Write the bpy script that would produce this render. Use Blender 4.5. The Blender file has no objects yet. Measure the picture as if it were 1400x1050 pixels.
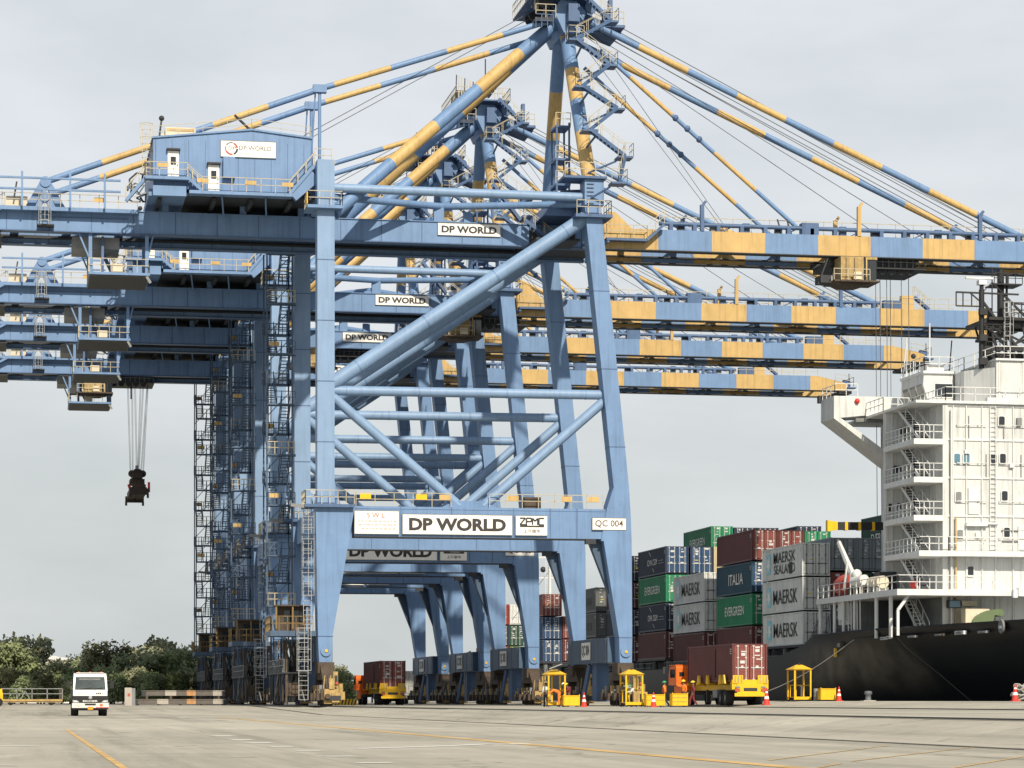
import bpy, math, random
from mathutils import Vector, Matrix
random.seed(7)
R = math.radians
scene = bpy.context.scene
C = scene.collection

# ------------------------------------------------------------------ camera, sky, sun
FPX, HOR = 3600.0, 957.0
YAW = math.atan((700 - 31) / FPX)
SY, CY = math.sin(YAW), math.cos(YAW)
LAT0 = (444 - 700) / FPX * 200
CAM = (-(200 * SY + LAT0 * CY), -(200 * CY - LAT0 * SY), 0.48)
cam_d = bpy.data.cameras.new('camera')
cam = bpy.data.objects.new('camera', cam_d); C.objects.link(cam)
cam.location = CAM
cam.rotation_euler = (R(90), 0, -YAW)
cam_d.sensor_width = 36
cam_d.lens = 36 * FPX / 1400
cam_d.shift_y = (HOR - 525) / 1400
cam_d.clip_start = 0.5
cam_d.clip_end = 12000
scene.camera = cam

def W(x, y, Y):
    """survey helper: point of the photograph lying on the real plane at distance Y along the quay"""
    t = (x - 700) / FPX
    ry = Y - CAM[1]
    rx = ry * (SY + t * CY) / (CY - t * SY)
    d = rx * SY + ry * CY
    return (rx + CAM[0], CAM[2] + (HOR - y) * d / FPX)
def G(x, d):
    l = (x - 700) / FPX * d
    return (CAM[0] + d * SY + l * CY, CAM[1] + d * CY - l * SY)

SUN = Vector((0.105, -1.0, 0.80)).normalized()
EL = math.asin(SUN.z)
world = bpy.data.worlds.new('World'); scene.world = world
world.use_nodes = True
nt = world.node_tree; nt.nodes.clear()
n = nt.nodes.new
out = n('ShaderNodeOutputWorld'); bg = n('ShaderNodeBackground')
sky = n('ShaderNodeTexSky'); sky.sky_type = 'NISHITA'; sky.sun_disc = False
sky.sun_elevation = EL
sky.sun_rotation = math.atan2(SUN.x, SUN.y)
sky.dust_density = 4.0; sky.air_density = 1.3
sc_ = n('ShaderNodeVectorMath'); sc_.operation = 'SCALE'; sc_.inputs['Scale'].default_value = 0.10
nt.links.new(sky.outputs[0], sc_.inputs[0])
tc = n('ShaderNodeTexCoord'); mp = n('ShaderNodeMapping'); mp.inputs['Scale'].default_value = (3.0, 3.0, 9.0)
mp.inputs['Location'].default_value = (1.3, 0.2, 0.6)
nz = n('ShaderNodeTexNoise'); nz.inputs['Scale'].default_value = 1.3; nz.inputs['Detail'].default_value = 5; nz.inputs['Roughness'].default_value = 0.55
nt.links.new(tc.outputs['Generated'], mp.inputs[0]); nt.links.new(mp.outputs[0], nz.inputs['Vector'])
cr = n('ShaderNodeValToRGB')
cr.color_ramp.elements[0].position = 0.36; cr.color_ramp.elements[0].color = (0.555, 0.60, 0.61, 1)
cr.color_ramp.elements[1].position = 0.64; cr.color_ramp.elements[1].color = (0.70, 0.735, 0.75, 1)
nt.links.new(nz.outputs['Fac'], cr.inputs[0])
sep = n('ShaderNodeSeparateXYZ'); nt.links.new(tc.outputs['Generated'], sep.inputs[0])
el = n('ShaderNodeValToRGB')                     # haze: brightest some way above the horizon, dimmer overhead
e0, e1 = el.color_ramp.elements[0], el.color_ramp.elements[1]
e0.position = 0.0; e0.color = (0.93, 0.93, 0.905, 1); e1.position = 1.0; e1.color = (0.46, 0.50, 0.58, 1)
e2 = el.color_ramp.elements.new(0.20); e2.color = (1.15, 1.13, 1.16, 1)
e3 = el.color_ramp.elements.new(0.45); e3.color = (0.80, 0.82, 0.88, 1)
nt.links.new(sep.outputs['Z'], el.inputs[0])
ml = n('ShaderNodeMix'); ml.data_type = 'RGBA'; ml.blend_type = 'MULTIPLY'; ml.inputs['Factor'].default_value = 1.0
nt.links.new(cr.outputs[0], ml.inputs['A']); nt.links.new(el.outputs[0], ml.inputs['B'])
mx = n('ShaderNodeMix'); mx.data_type = 'RGBA'; mx.inputs['Factor'].default_value = 0.92
nt.links.new(sc_.outputs[0], mx.inputs['A']); nt.links.new(ml.outputs['Result'], mx.inputs['B'])
nt.links.new(mx.outputs['Result'], bg.inputs[0]); bg.inputs[1].default_value = 1.0
nt.links.new(bg.outputs[0], out.inputs[0])

sl = bpy.data.lights.new('sun', 'SUN'); sl.energy = 4.9; sl.angle = R(0.9); sl.color = (1.0, 0.89, 0.72)
so = bpy.data.objects.new('sun', sl); C.objects.link(so)
so.rotation_euler = (-SUN).to_track_quat('-Z', 'Y').to_euler()
scene.view_settings.view_transform = 'Standard'
scene.view_settings.look = 'None'
scene.view_settings.exposure = 0.13
scene.view_settings.gamma = 1.0
try:
    scene.cycles.max_bounces = 6
    scene.cycles.use_denoising = True
except Exception:
    pass

# ------------------------------------------------------------------ materials
MATS = {}
def mat(name, col, rough=0.55, var=0.18, scale=0.6, streak=0.0, rust=0.0, metal=0.0, spec=0.4, bump=0.0, rustcol=(0.16, 0.07, 0.035)):
    if name in MATS: return MATS[name]
    m = bpy.data.materials.new(name); m.use_nodes = True
    t = m.node_tree; b = t.nodes['Principled BSDF']
    b.inputs['Roughness'].default_value = rough; b.inputs['Metallic'].default_value = metal
    b.inputs['Specular IOR Level'].default_value = spec
    N, L = t.nodes.new, t.links.new
    tcn = N('ShaderNodeTexCoord')
    nz = N('ShaderNodeTexNoise'); nz.inputs['Scale'].default_value = scale; nz.inputs['Detail'].default_value = 6; nz.inputs['Roughness'].default_value = 0.65
    L(tcn.outputs['Object'], nz.inputs['Vector'])
    r = N('ShaderNodeMapRange'); r.inputs[1].default_value = 0.25; r.inputs[2].default_value = 0.75
    r.inputs[3].default_value = 1 - var; r.inputs[4].default_value = 1 + var * 0.5
    L(nz.outputs['Fac'], r.inputs[0])
    cur = r.outputs[0]
    if streak:
        mp = N('ShaderNodeMapping'); mp.inputs['Scale'].default_value = (4.0, 4.0, 0.22)
        n2 = N('ShaderNodeTexNoise'); n2.inputs['Scale'].default_value = 1.0; n2.inputs['Detail'].default_value = 4
        L(tcn.outputs['Object'], mp.inputs[0]); L(mp.outputs[0], n2.inputs['Vector'])
        r2 = N('ShaderNodeMapRange'); r2.inputs[1].default_value = 0.5; r2.inputs[2].default_value = 0.75
        r2.inputs[3].default_value = 1.0; r2.inputs[4].default_value = 1 - streak
        L(n2.outputs['Fac'], r2.inputs[0])
        mm = N('ShaderNodeMath'); mm.operation = 'MULTIPLY'; L(cur, mm.inputs[0]); L(r2.outputs[0], mm.inputs[1]); cur = mm.outputs[0]
    v = N('ShaderNodeVectorMath'); v.operation = 'SCALE'; v.inputs[0].default_value = col
    L(cur, v.inputs['Scale'])
    colout = v.outputs[0]
    if rust:
        n3 = N('ShaderNodeTexNoise'); n3.inputs['Scale'].default_value = 1.7; n3.inputs['Detail'].default_value = 8; n3.inputs['Roughness'].default_value = 0.75
        mp3 = N('ShaderNodeMapping'); mp3.inputs['Scale'].default_value = (1.3, 1.3, 0.6)
        L(tcn.outputs['Object'], mp3.inputs[0]); L(mp3.outputs[0], n3.inputs['Vector'])
        r3 = N('ShaderNodeMapRange'); r3.inputs[1].default_value = 0.60; r3.inputs[2].default_value = 0.72; r3.inputs[4].default_value = rust
        L(n3.outputs['Fac'], r3.inputs[0])
        mx = N('ShaderNodeMix'); mx.data_type = 'RGBA'; L(r3.outputs[0], mx.inputs['Factor']); L(colout, mx.inputs['A'])
        mx.inputs['B'].default_value = (*rustcol, 1); colout = mx.outputs['Result']
    L(colout, b.inputs['Base Color'])
    if bump:
        bp = N('ShaderNodeBump'); bp.inputs['Strength'].default_value = bump; bp.inputs['Distance'].default_value = 0.05
        L(nz.outputs['Fac'], bp.inputs['Height']); L(bp.outputs[0], b.inputs['Normal'])
    m['c'] = 1
    MATS[name] = m
    return m

BLUE = mat('crane_blue', (0.145, 0.250, 0.438), 0.5, 0.17, 0.45, 0.2, 0.38, rustcol=(0.09, 0.10, 0.13))
PALE = mat('crane_blue_faded', (0.20, 0.31, 0.485), 0.5, 0.14, 0.45, 0.16, 0.28, rustcol=(0.11, 0.12, 0.15))
BLUE2 = mat('crane_blue_deep', (0.07, 0.13, 0.255), 0.5, 0.25, 0.8, 0.25, 0.4)
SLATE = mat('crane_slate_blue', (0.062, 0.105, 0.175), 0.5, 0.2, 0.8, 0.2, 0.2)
YEL = mat('crane_yellow', (0.53, 0.36, 0.14), 0.5, 0.2, 0.6, 0.28, 0.45, rustcol=(.22,.13,.06))
DARK = mat('dark_steel', (0.033, 0.036, 0.042), 0.6, 0.3, 1.5)
GREY = mat('grey_steel', (0.22, 0.23, 0.235), 0.55, 0.25, 1.2, 0.15, 0.2)
RAILM = mat('rail_paint', (0.46, 0.41, 0.30), 0.5, 0.2, 2.0)
GALV = mat('galvanised', (0.34, 0.355, 0.365), 0.45, 0.2, 3.0)
WHITE = mat('white_board', (0.80, 0.79, 0.76), 0.5, 0.06, 1.0)
INK = mat('black_lettering', (0.035, 0.034, 0.036), 0.6, 0.1, 3.0)
REDINK = mat('red_lettering', (0.42, 0.08, 0.05), 0.6, 0.1, 3.0)
PALEINK = mat('pale_lettering', (0.50, 0.42, 0.38), 0.6, 0.1, 3.0)
GLASS = mat('dark_glass', (0.02, 0.025, 0.03), 0.08, 0.1, 2.0, spec=0.8)
RUSTY = mat('greasy_brown_steel', (0.085, 0.062, 0.045), 0.7, 0.5, 1.5, 0.2, 0.5)
GEARY = mat('gear_yellow', (0.44, 0.31, 0.12), 0.5, 0.45, 1.8, 0.3, 0.7)
SAFY = mat('safety_yellow', (0.78, 0.46, 0.012), 0.45, 0.12, 2.0, 0.1, 0.12)
ORANGE = mat('truck_orange', (0.78, 0.16, 0.02), 0.4, 0.12, 2.0)
RED = mat('cone_red', (0.62, 0.045, 0.03), 0.5, 0.15, 3.0)
RUBBER = mat('rubber', (0.018, 0.018, 0.019), 0.85, 0.3, 4.0)
CREAM = mat('cream_paint', (0.62, 0.55, 0.42), 0.5, 0.2, 1.0)
ROPE = mat('steel_rope', (0.10, 0.10, 0.105), 0.5, 0.1, 3.0)

# ------------------------------------------------------------------ mesh helpers
_txt = {}
def glyphs(s, bold):
    k = (s, bold)
    if k in _txt: return _txt[k]
    cu = bpy.data.curves.new('t', 'FONT'); cu.body = s; cu.size = 1.0; cu.resolution_u = 3
    cu.offset = bold
    o = bpy.data.objects.new('t', cu); C.objects.link(o)
    dg = bpy.context.evaluated_depsgraph_get(); dg.update()
    me = bpy.data.meshes.new_from_object(o.evaluated_get(dg))
    V = [v.co.copy() for v in me.vertices]; Fc = [list(p.vertices) for p in me.polygons]
    bpy.data.objects.remove(o); bpy.data.curves.remove(cu); bpy.data.meshes.remove(me)
    _txt[k] = (V, Fc)
    return _txt[k]

class MB:
    def __init__(s): s.v = []; s.f = []; s.m = []; s.sm = []; s.mats = []
    def mi(s, m):
        if m not in s.mats: s.mats.append(m)
        return s.mats.index(m)
    def add(s, V, Fc, m, smooth=False):
        b = len(s.v); i = s.mi(m)
        s.v += [tuple(p) for p in V]
        for f in Fc:
            s.f.append([b + k for k in f]); s.m.append(i); s.sm.append(smooth)
    def box(s, x0, x1, y0, y1, z0, z1, m):
        s.add([(x0, y0, z0), (x1, y0, z0), (x1, y1, z0), (x0, y1, z0), (x0, y0, z1), (x1, y0, z1), (x1, y1, z1), (x0, y1, z1)],
              [(3, 2, 1, 0), (4, 5, 6, 7), (0, 1, 5, 4), (1, 2, 6, 5), (2, 3, 7, 6), (3, 0, 4, 7)], m)
    def frame(s, p, q, up=(0, 0, 1)):
        p, q = Vector(p), Vector(q); d = (q - p).normalized(); u = Vector(up)
        if abs(d.dot(u)) > 0.98: u = Vector((1, 0, 0)) if abs(d.x) < 0.9 else Vector((0, 1, 0))
        a = d.cross(u).normalized(); b = a.cross(d).normalized()
        return p, q, a, b
    def beam(s, p, q, w, h, m, up=(0, 0, 1), w2=None, h2=None):
        p, q, a, b = s.frame(p, q, up); w2 = w2 or w; h2 = h2 or h
        V = [p - a * w / 2 - b * h / 2, p + a * w / 2 - b * h / 2, p + a * w / 2 + b * h / 2, p - a * w / 2 + b * h / 2,
             q - a * w2 / 2 - b * h2 / 2, q + a * w2 / 2 - b * h2 / 2, q + a * w2 / 2 + b * h2 / 2, q - a * w2 / 2 + b * h2 / 2]
        s.add(V, [(0, 1, 2, 3), (7, 6, 5, 4), (0, 4, 5, 1), (1, 5, 6, 2), (2, 6, 7, 3), (3, 7, 4, 0)], m)
    def tube(s, p, q, r, m, n=12, r2=None, caps=True, smooth=True):
        p, q, a, b = s.frame(p, q); r2 = r if r2 is None else r2
        V = []
        for k in range(n):
            c, d = math.cos(2 * math.pi * k / n), math.sin(2 * math.pi * k / n)
            V.append(p + (a * c + b * d) * r)
        for k in range(n):
            c, d = math.cos(2 * math.pi * k / n), math.sin(2 * math.pi * k / n)
            V.append(q + (a * c + b * d) * r2)
        s.add(V, [(k, n + k, n + (k + 1) % n, (k + 1) % n) for k in range(n)], m, smooth)
        if caps:
            s.add(V[:n], [tuple(range(n))], m); s.add(V[n:], [tuple(range(n))[::-1]], m)
    def banded(s, p, q, r, mats, L, first=None, n=12):
        p, q = Vector(p), Vector(q); T = (q - p).length; d = (q - p) / T; t = 0; i = 0
        while t < T - 1e-6:
            l = min((first if (i == 0 and first) else L), T - t)
            s.tube(p + d * t, p + d * (t + l), r, mats[i % len(mats)], n, caps=(t == 0 or t + l >= T - 1e-6))
            t += l; i += 1
    def prism(s, poly, y0, y1, m, axis='y'):
        n = len(poly)
        if axis == 'y': V = [(x, y0, z) for x, z in poly] + [(x, y1, z) for x, z in poly]
        elif axis == 'x': V = [(y0, x, z) for x, z in poly] + [(y1, x, z) for x, z in poly]
        else: V = [(x, z, y0) for x, z in poly] + [(x, z, y1) for x, z in poly]
        s.add(V, [tuple(range(n)), tuple(range(2 * n - 1, n - 1, -1))] + [(i, i + n, (i + 1) % n + n, (i + 1) % n) for i in range(n)], m)
    def lathe(s, prof, c, axis, m, n=18, smooth=True):
        """prof: list of (radius, along)"""
        ax = Vector(axis).normalized(); u = Vector((0, 0, 1)) if abs(ax.z) < 0.9 else Vector((1, 0, 0))
        a = ax.cross(u).normalized(); b = a.cross(ax).normalized(); c = Vector(c); V = []; Fc = []
        for r, t in prof:
            for k in range(n):
                w = 2 * math.pi * k / n
                V.append(c + ax * t + (a * math.cos(w) + b * math.sin(w)) * r)
        for i in range(len(prof) - 1):
            for k in range(n):
                Fc.append((i * n + k, i * n + (k + 1) % n, (i + 1) * n + (k + 1) % n, (i + 1) * n + k))
        s.add(V, Fc, m, smooth)
    def ball(s, c, r, m, n=10, sc=(1, 1, 1), half=False):
        V = []; Fc = []; rows = n // 2
        for i in range(rows + 1):
            th = math.pi * i / rows * (0.5 if half else 1)
            for k in range(n):
                w = 2 * math.pi * k / n
                V.append((c[0] + r * sc[0] * math.sin(th) * math.cos(w), c[1] + r * sc[1] * math.sin(th) * math.sin(w), c[2] + r * sc[2] * math.cos(th)))
        for i in range(rows):
            for k in range(n):
                Fc.append((i * n + k, (i + 1) * n + k, (i + 1) * n + (k + 1) % n, i * n + (k + 1) % n))
        s.add(V, Fc, m, True)
    def text(s, txt, c, w, h, u, v, m, bold=0.0, off=0.0):
        V, Fc = glyphs(txt, bold)
        x0, x1 = min(p.x for p in V), max(p.x for p in V); y0, y1 = min(p.y for p in V), max(p.y for p in V)
        c, u, v = Vector(c), Vector(u), Vector(v); nn = u.cross(v)
        s.add([c + u * ((p.x - (x0 + x1) / 2) / (x1 - x0) * w) + v * ((p.y - (y0 + y1) / 2) / (y1 - y0) * h) + nn * off for p in V], Fc, m)
    def rail(s, pts, m, h=1.05, step=1.6, r=0.05, board=None):
        for p, q in zip(pts, pts[1:]):
            p, q = Vector(p), Vector(q); L = (q - p).length; k = max(1, round(L / step))
            for i in range(k + 1):
                a = p.lerp(q, i / k); s.beam(a, a + Vector((0, 0, h)), r, r, m)
            for z in (h, h * 0.52): s.beam(p + Vector((0, 0, z)), q + Vector((0, 0, z)), r, r, m)
            if board: s.beam(p + Vector((0, 0, 0.08)), q + Vector((0, 0, 0.08)), 0.04, 0.16, board)
    def stair(s, p, q, w, m, rm=None, side=(1, 0, 0), n=None, r=0.045):
        p, q, sd = Vector(p), Vector(q), Vector(side); n = n or max(3, int(abs(q.z - p.z) / 0.23))
        for e in (-1, 1):
            s.beam(p + sd * e * w / 2, q + sd * e * w / 2, 0.07, 0.24, m)
            if rm:
                s.beam(p + sd * e * w / 2 + Vector((0, 0, 1)), q + sd * e * w / 2 + Vector((0, 0, 1)), r, r, rm)
                for k in range(4):
                    a = p.lerp(q, k / 3) + sd * e * w / 2; s.beam(a, a + Vector((0, 0, 1)), r, r, rm)
        for k in range(1, n):
            a = p.lerp(q, k / n); s.beam(a - sd * w / 2, a + sd * w / 2, 0.24, 0.05, m)
    def ladder(s, p, q, w, m, side=(1, 0, 0), out=(0, -1, 0), cage=True, r=0.045):
        p, q, sd, o = Vector(p), Vector(q), Vector(side), Vector(out); L = (q - p).length
        for e in (-1, 1): s.beam(p + sd * e * w / 2, q + sd * e * w / 2, r, r, m)
        k = int(L / 0.35)
        for i in range(k + 1):
            a = p.lerp(q, i / k); s.beam(a - sd * w / 2, a + sd * w / 2, r * .8, r * .8, m)
        if cage:
            arc = [sd * -w * .75, sd * -w * .75 + o * .45, o * .72, sd * w * .75 + o * .45, sd * w * .75]
            c0 = p.lerp(q, min(1, 2.2 / L) if L > 4 else 0.1)
            kk = max(2, int((q - c0).length / 0.8))
            for i in range(kk + 1):
                a = c0.lerp(q, i / kk)
                for x, y in zip(arc, arc[1:]): s.beam(a + x, a + y, r, r, m)
            for x in arc[1:4]: s.beam(c0 + x, q + x, r * .8, r * .8, m)
    def build(s, name, parent=None, sub=(0, 0, 0)):
        me = bpy.data.meshes.new(name)
        if any(sub): s.v = [(x - sub[0], y - sub[1], z - sub[2]) for x, y, z in s.v]
        me.from_pydata(s.v, [], s.f)
        for m in s.mats: me.materials.append(m)
        me.polygons.foreach_set('material_index', s.m); me.polygons.foreach_set('use_smooth', s.sm)
        me.update()
        o = bpy.data.objects.new(name, me); C.objects.link(o)
        if parent: o.parent = parent
        return o

def tag(o, label=None, cat=None, group=None, kind=None):
    if label: o['label'] = label
    if cat: o['category'] = cat
    if group: o['group'] = group
    if kind: o['kind'] = kind
    return o
def empty(name, loc, label=None, cat=None, group=None, rz=0):
    o = bpy.data.objects.new(name, None); C.objects.link(o); o.location = loc; o.rotation_euler = (0, 0, rz)
    o.empty_display_size = 0.3
    return tag(o, label, cat, group)
KIDS = {}
def copy_tree(o, parent=None):
    c = o.copy(); C.objects.link(c)
    if parent: c.parent = parent
    for ch in [x for x in bpy.data.objects if x.parent == o]: copy_tree(ch, c)
    return c

# ------------------------------------------------------------------ ground, water
def gz(X, Y):
    fx = min(1, max(0, (X + 3) / 3)); fy = min(1, max(0, (Y + 40) / 50))
    return -0.42 * (1 - fx) * (1 - fy) + 0.40 * min(1, max(0, (X - 24) / 7))

def concrete():
    m = bpy.data.materials.new('apron_concrete'); m.use_nodes = True
    t = m.node_tree; b = t.nodes['Principled BSDF']; N, L = t.nodes.new, t.links.new
    b.inputs['Roughness'].default_value = 0.85; b.inputs['Specular IOR Level'].default_value = 0.25
    tcn = N('ShaderNodeTexCoord')
    def noise(sc, det, mapping=None):
        z = N('ShaderNodeTexNoise'); z.inputs['Scale'].default_value = sc; z.inputs['Detail'].default_value = det; z.inputs['Roughness'].default_value = 0.7
        if mapping:
            mp = N('ShaderNodeMapping'); mp.inputs['Scale'].default_value = mapping; L(tcn.outputs['Object'], mp.inputs[0]); L(mp.outputs[0], z.inputs['Vector'])
        else: L(tcn.outputs['Object'], z.inputs['Vector'])
        return z.outputs['Fac']
    def rng(x, a, b_, c, d):
        r = N('ShaderNodeMapRange'); r.inputs[1].default_value = a; r.inputs[2].default_value = b_; r.inputs[3].default_value = c; r.inputs[4].default_value = d
        L(x, r.inputs[0]); return r.outputs[0]
    def mul(x, y):
        r = N('ShaderNodeMath'); r.operation = 'MULTIPLY'; L(x, r.inputs[0]); L(y, r.inputs[1]); return r.outputs[0]
    a = rng(noise(0.09, 5), 0.3, 0.7, 0.84, 1.10)
    a = mul(a, rng(noise(2.5, 8), 0.3, 0.7, 0.86, 1.08))
    a = mul(a, rng(noise(0.7, 5, (1.6, 0.05, 1)), 0.45, 0.72, 1.0, 0.80))     # tyre tracks along the quay
    a = mul(a, rng(noise(0.35, 6, (0.35, 2.2, 1)), 0.58, 0.74, 1.0, 0.84))   # stains
    a = mul(a, rng(noise(0.5, 7, (1.1, 0.03, 1)), 0.52, 0.68, 1.0, 0.72))     # darker wheel paths
    a = mul(a, rng(noise(1.1, 3), 0.66, 0.72, 1.0, 0.66))                     # oil drips
    vo = N('ShaderNodeTexVoronoi'); vo.feature = 'DISTANCE_TO_EDGE'; vo.inputs['Scale'].default_value = 0.11
    wz = N('ShaderNodeTexNoise'); wz.inputs['Scale'].default_value = 0.8; wz.inputs['Detail'].default_value = 6
    L(tcn.outputs['Object'], wz.inputs['Vector'])
    vm = N('ShaderNodeVectorMath'); vm.operation = 'MULTIPLY_ADD'; vm.inputs[1].default_value = (2.5, 2.5, 0); L(wz.outputs['Color'], vm.inputs[0]); L(tcn.outputs['Object'], vm.inputs[2]); L(vm.outputs[0], vo.inputs['Vector'])
    a = mul(a, rng(vo.outputs['Distance'], 0.0, 0.012, 0.62, 1.0))            # cracks
    vp = N('ShaderNodeTexVoronoi'); vp.inputs['Scale'].default_value = 0.055; L(tcn.outputs['Object'], vp.inputs['Vector'])
    sp = N('ShaderNodeSeparateColor'); L(vp.outputs['Color'], sp.inputs[0])
    a = mul(a, rng(sp.outputs[0], 0.0, 1.0, 0.90, 1.07))                      # patched slabs
    br = N('ShaderNodeTexBrick'); br.offset = 0.0; br.inputs['Scale'].default_value = 1.0
    br.inputs['Mortar Size'].default_value = 0.02; br.inputs['Brick Width'].default_value = 6.0; br.inputs['Row Height'].default_value = 5.0
    br.inputs['Color1'].default_value = (1, 1, 1, 1); br.inputs['Color2'].default_value = (0.93, 0.93, 0.93, 1); br.inputs['Mortar'].default_value = (0.66, 0.66, 0.66, 1)
    L(tcn.outputs['Object'], br.inputs['Vector'])
    a = mul(a, br.outputs['Color'])
    v = N('ShaderNodeVectorMath'); v.operation = 'SCALE'; v.inputs[0].default_value = (0.445, 0.42, 0.35); L(a, v.inputs['Scale'])
    L(v.outputs[0], b.inputs['Base Color'])
    return m
CONC = concrete()
mb = MB()
xs = [-4000, -600, -120, -60, -40, -20, -10, -3, 0, 8, 16, 24, 31, 34, 37]
ys = [-400, -200, -150, -100, -70, -40, 10, 60, 150, 400, 1000, 6000]
V = [(x, y, gz(x, y)) for y in ys for x in xs]; nx = len(xs)
mb.add(V, [(j * nx + i, j * nx + i + 1, (j + 1) * nx + i + 1, (j + 1) * nx + i) for j in range(len(ys) - 1) for i in range(nx - 1)], CONC)
tag(mb.build('ground'), kind='structure')
mb = MB()
mb.add([(37, -400, .39), (37, 6000, .39), (37, 6000, -8), (37, -400, -8)], [(0, 1, 2, 3)], GREY)
for k in range(40):
    y = -60 + k * 7.3
    mb.box(37.002, 37.9, y, y + 1.4, -2.2, 0.1, RUBBER)
tag(mb.build('quay_wall'), kind='structure')
WATER = mat('harbour_water', (0.035, 0.05, 0.05), 0.12, 0.2, 0.2, bump=0.4)
mb = MB(); mb.add([(37.01, -600, -2.6), (5000, -600, -2.6), (5000, 8000, -2.6), (37.01, 8000, -2.6)], [(0, 1, 2, 3)], WATER)
tag(mb.build('harbour_water'), kind='structure')

# painted lines, grooves and rails let into the apron
CAGEY = mat('cage_brown_yellow', (0.24, 0.155, 0.05), 0.6, 0.4, 1.5, 0.2, 0.6)
YLINE = mat('worn_yellow_line', (0.60, 0.39, 0.15), 0.8, 0.45, 1.3)
WLINE = mat('worn_white_line', (0.74, 0.73, 0.69), 0.8, 0.2, 2.0)
GROOVE = mat('groove_dirt', (0.07, 0.063, 0.052), 0.9, 0.4, 1.0)
def strip(mb, p, q, w, m, h=0.006, n=1):
    p, q = Vector((p[0], p[1], 0)), Vector((q[0], q[1], 0)); d = (q - p).normalized(); s_ = Vector((-d.y, d.x, 0)) * w / 2
    ts = [i / n for i in range(n + 1)]
    for yb in (-40, 10):
        if abs(q.y - p.y) > 1e-6:
            t = (yb - p.y) / (q.y - p.y)
            if 0 < t < 1: ts.append(t)
    ts.sort(); V = []
    for t in ts:
        a = p.lerp(q, t)
        for e in (-1, 1):
            b = a + s_ * e; V.append((b.x, b.y, gz(b.x, b.y) + h))
    mb.add(V, [(2 * i + 1, 2 * i, 2 * i + 2, 2 * i + 3) for i in range(len(ts) - 1)], m)
mb = MB(); strip(mb, (-12.5, -175), (-12.5, -75), 0.33, YLINE); strip(mb, (-12.5, -74), (-12.5, -60), 0.28, YLINE)
strip(mb, (-21.25, -180), (-21.25, -118), 0.11, YLINE)
def gl(p, q, w, m, hh=.9):
    strip(mb, G(p[0], 3600 * hh / (p[1] - HOR)), G(q[0], 3600 * hh / (q[1] - HOR)), w, m, 0.007)
for p, q in (((1110, 1052), (1150, 1044)), ((1165, 1041), (1334, 1021.5)), ((1050, 1040), (1215, 1019.6)), ((1300, 1051), (1405, 1034)), ((725, 1012.5), (776, 1008))):
    gl(p, q, 0.055, YLINE)
tag(mb.build('yellow_road_markings'), kind='structure')
mb = MB(); gl((485, 1024), (585, 1021), 0.34, WLINE); gl((585, 1021), (670, 1017.5), 0.3, WLINE); gl((690, 1017.5), (722, 1016.5), .35, WLINE); gl((612, 1009), (648, 1009.3), .3, WLINE)
for x, y in ((422, 1026), (463, 1034), (511, 1043), (305, 1006), (330, 1011), (355, 1015.5), (385, 1020.5)):
    gl((x - 4.5, y), (x + 5.5, y + .8), 0.5, WLINE)
gl((5, 1020), (20, 1019.5), 1.2, WLINE); gl((0, 1047), (14, 1046.5), .35, WLINE); gl((243, 981), (255, 981), 2.2, WLINE); gl((185, 984), (200, 984.3), .9, WLINE); gl((200, 979), (238, 978.6), .8, WLINE)
tag(mb.build('white_road_markings'), kind='structure')
mb = MB(); strip(mb, (-4.7, -175), (-4.7, 40), 0.34, GROOVE, 0.008)
strip(mb, (23.2, -175), (23.2, 300), 0.5, GROOVE, 0.008); strip(mb, (0, -60), (0, 300), 0.45, GROOVE, 0.009)
tag(mb.build('rail_grooves'), kind='structure')
mb = MB()
for x in (0, 23.2): mb.box(x - .05, x + .05, -175, 300, gz(x, 50) + .009, gz(x, 50) + .05, DARK)
tag(mb.build('crane_rails'), kind='structure')
# ------------------------------------------------------------------ ship to shore cranes (local frame: X to the water, Y along the quay, Z up)
GA = 23.2; LB = 17.0
GF = (5.1, 11.1)          # near faces of the two girders
GT, GB = 38.0, 36.36
def sign_plate(mb, x0, x1, z0, z1, y, m=None):
    mb.box(x0, x1, y - 0.05, y, z0, z1, m or WHITE)
    fr = 0.04
    for a, b, c, d in ((x0 - fr, x1 + fr, z1, z1 + fr), (x0 - fr, x1 + fr, z0 - fr, z0), (x0 - fr, x0, z0, z1), (x1, x1 + fr, z0, z1)):
        mb.box(a, b, y - 0.07, y, c, d, GREY)
UX, UZ = (1, 0, 0), (0, 0, 1)

def number_signs(root, num):
    mb = MB(); sign_plate(mb, 20.62, 23.25, 13.62, 14.5, -0.82); mb.text('QC ' + num, (21.93, -0.87, 14.06), 2.2, .58, UX, UZ, mat('brown_lettering', (0.09, 0.05, 0.035), .6), 0.01, .012)
    mb.build('number_board', root)
    mb = MB()
    mb.box(GA - 1.1, GA - 1.04, 7.0, 10.2, 3.7, 5.1, WHITE)
    mb.text('QC ' + num, (GA - 1.1, 8.6, 4.4), 2.7, 1.0, (0, -1, 0), UZ, INK, 0.03, .012)
    mb.build('number_board', root)
    mb = MB()
    mb.box(GA - .6, GA + .6, LB + .86, LB + .92, 13.62, 14.5, WHITE)
    mb.build('number_board', root)

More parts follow.
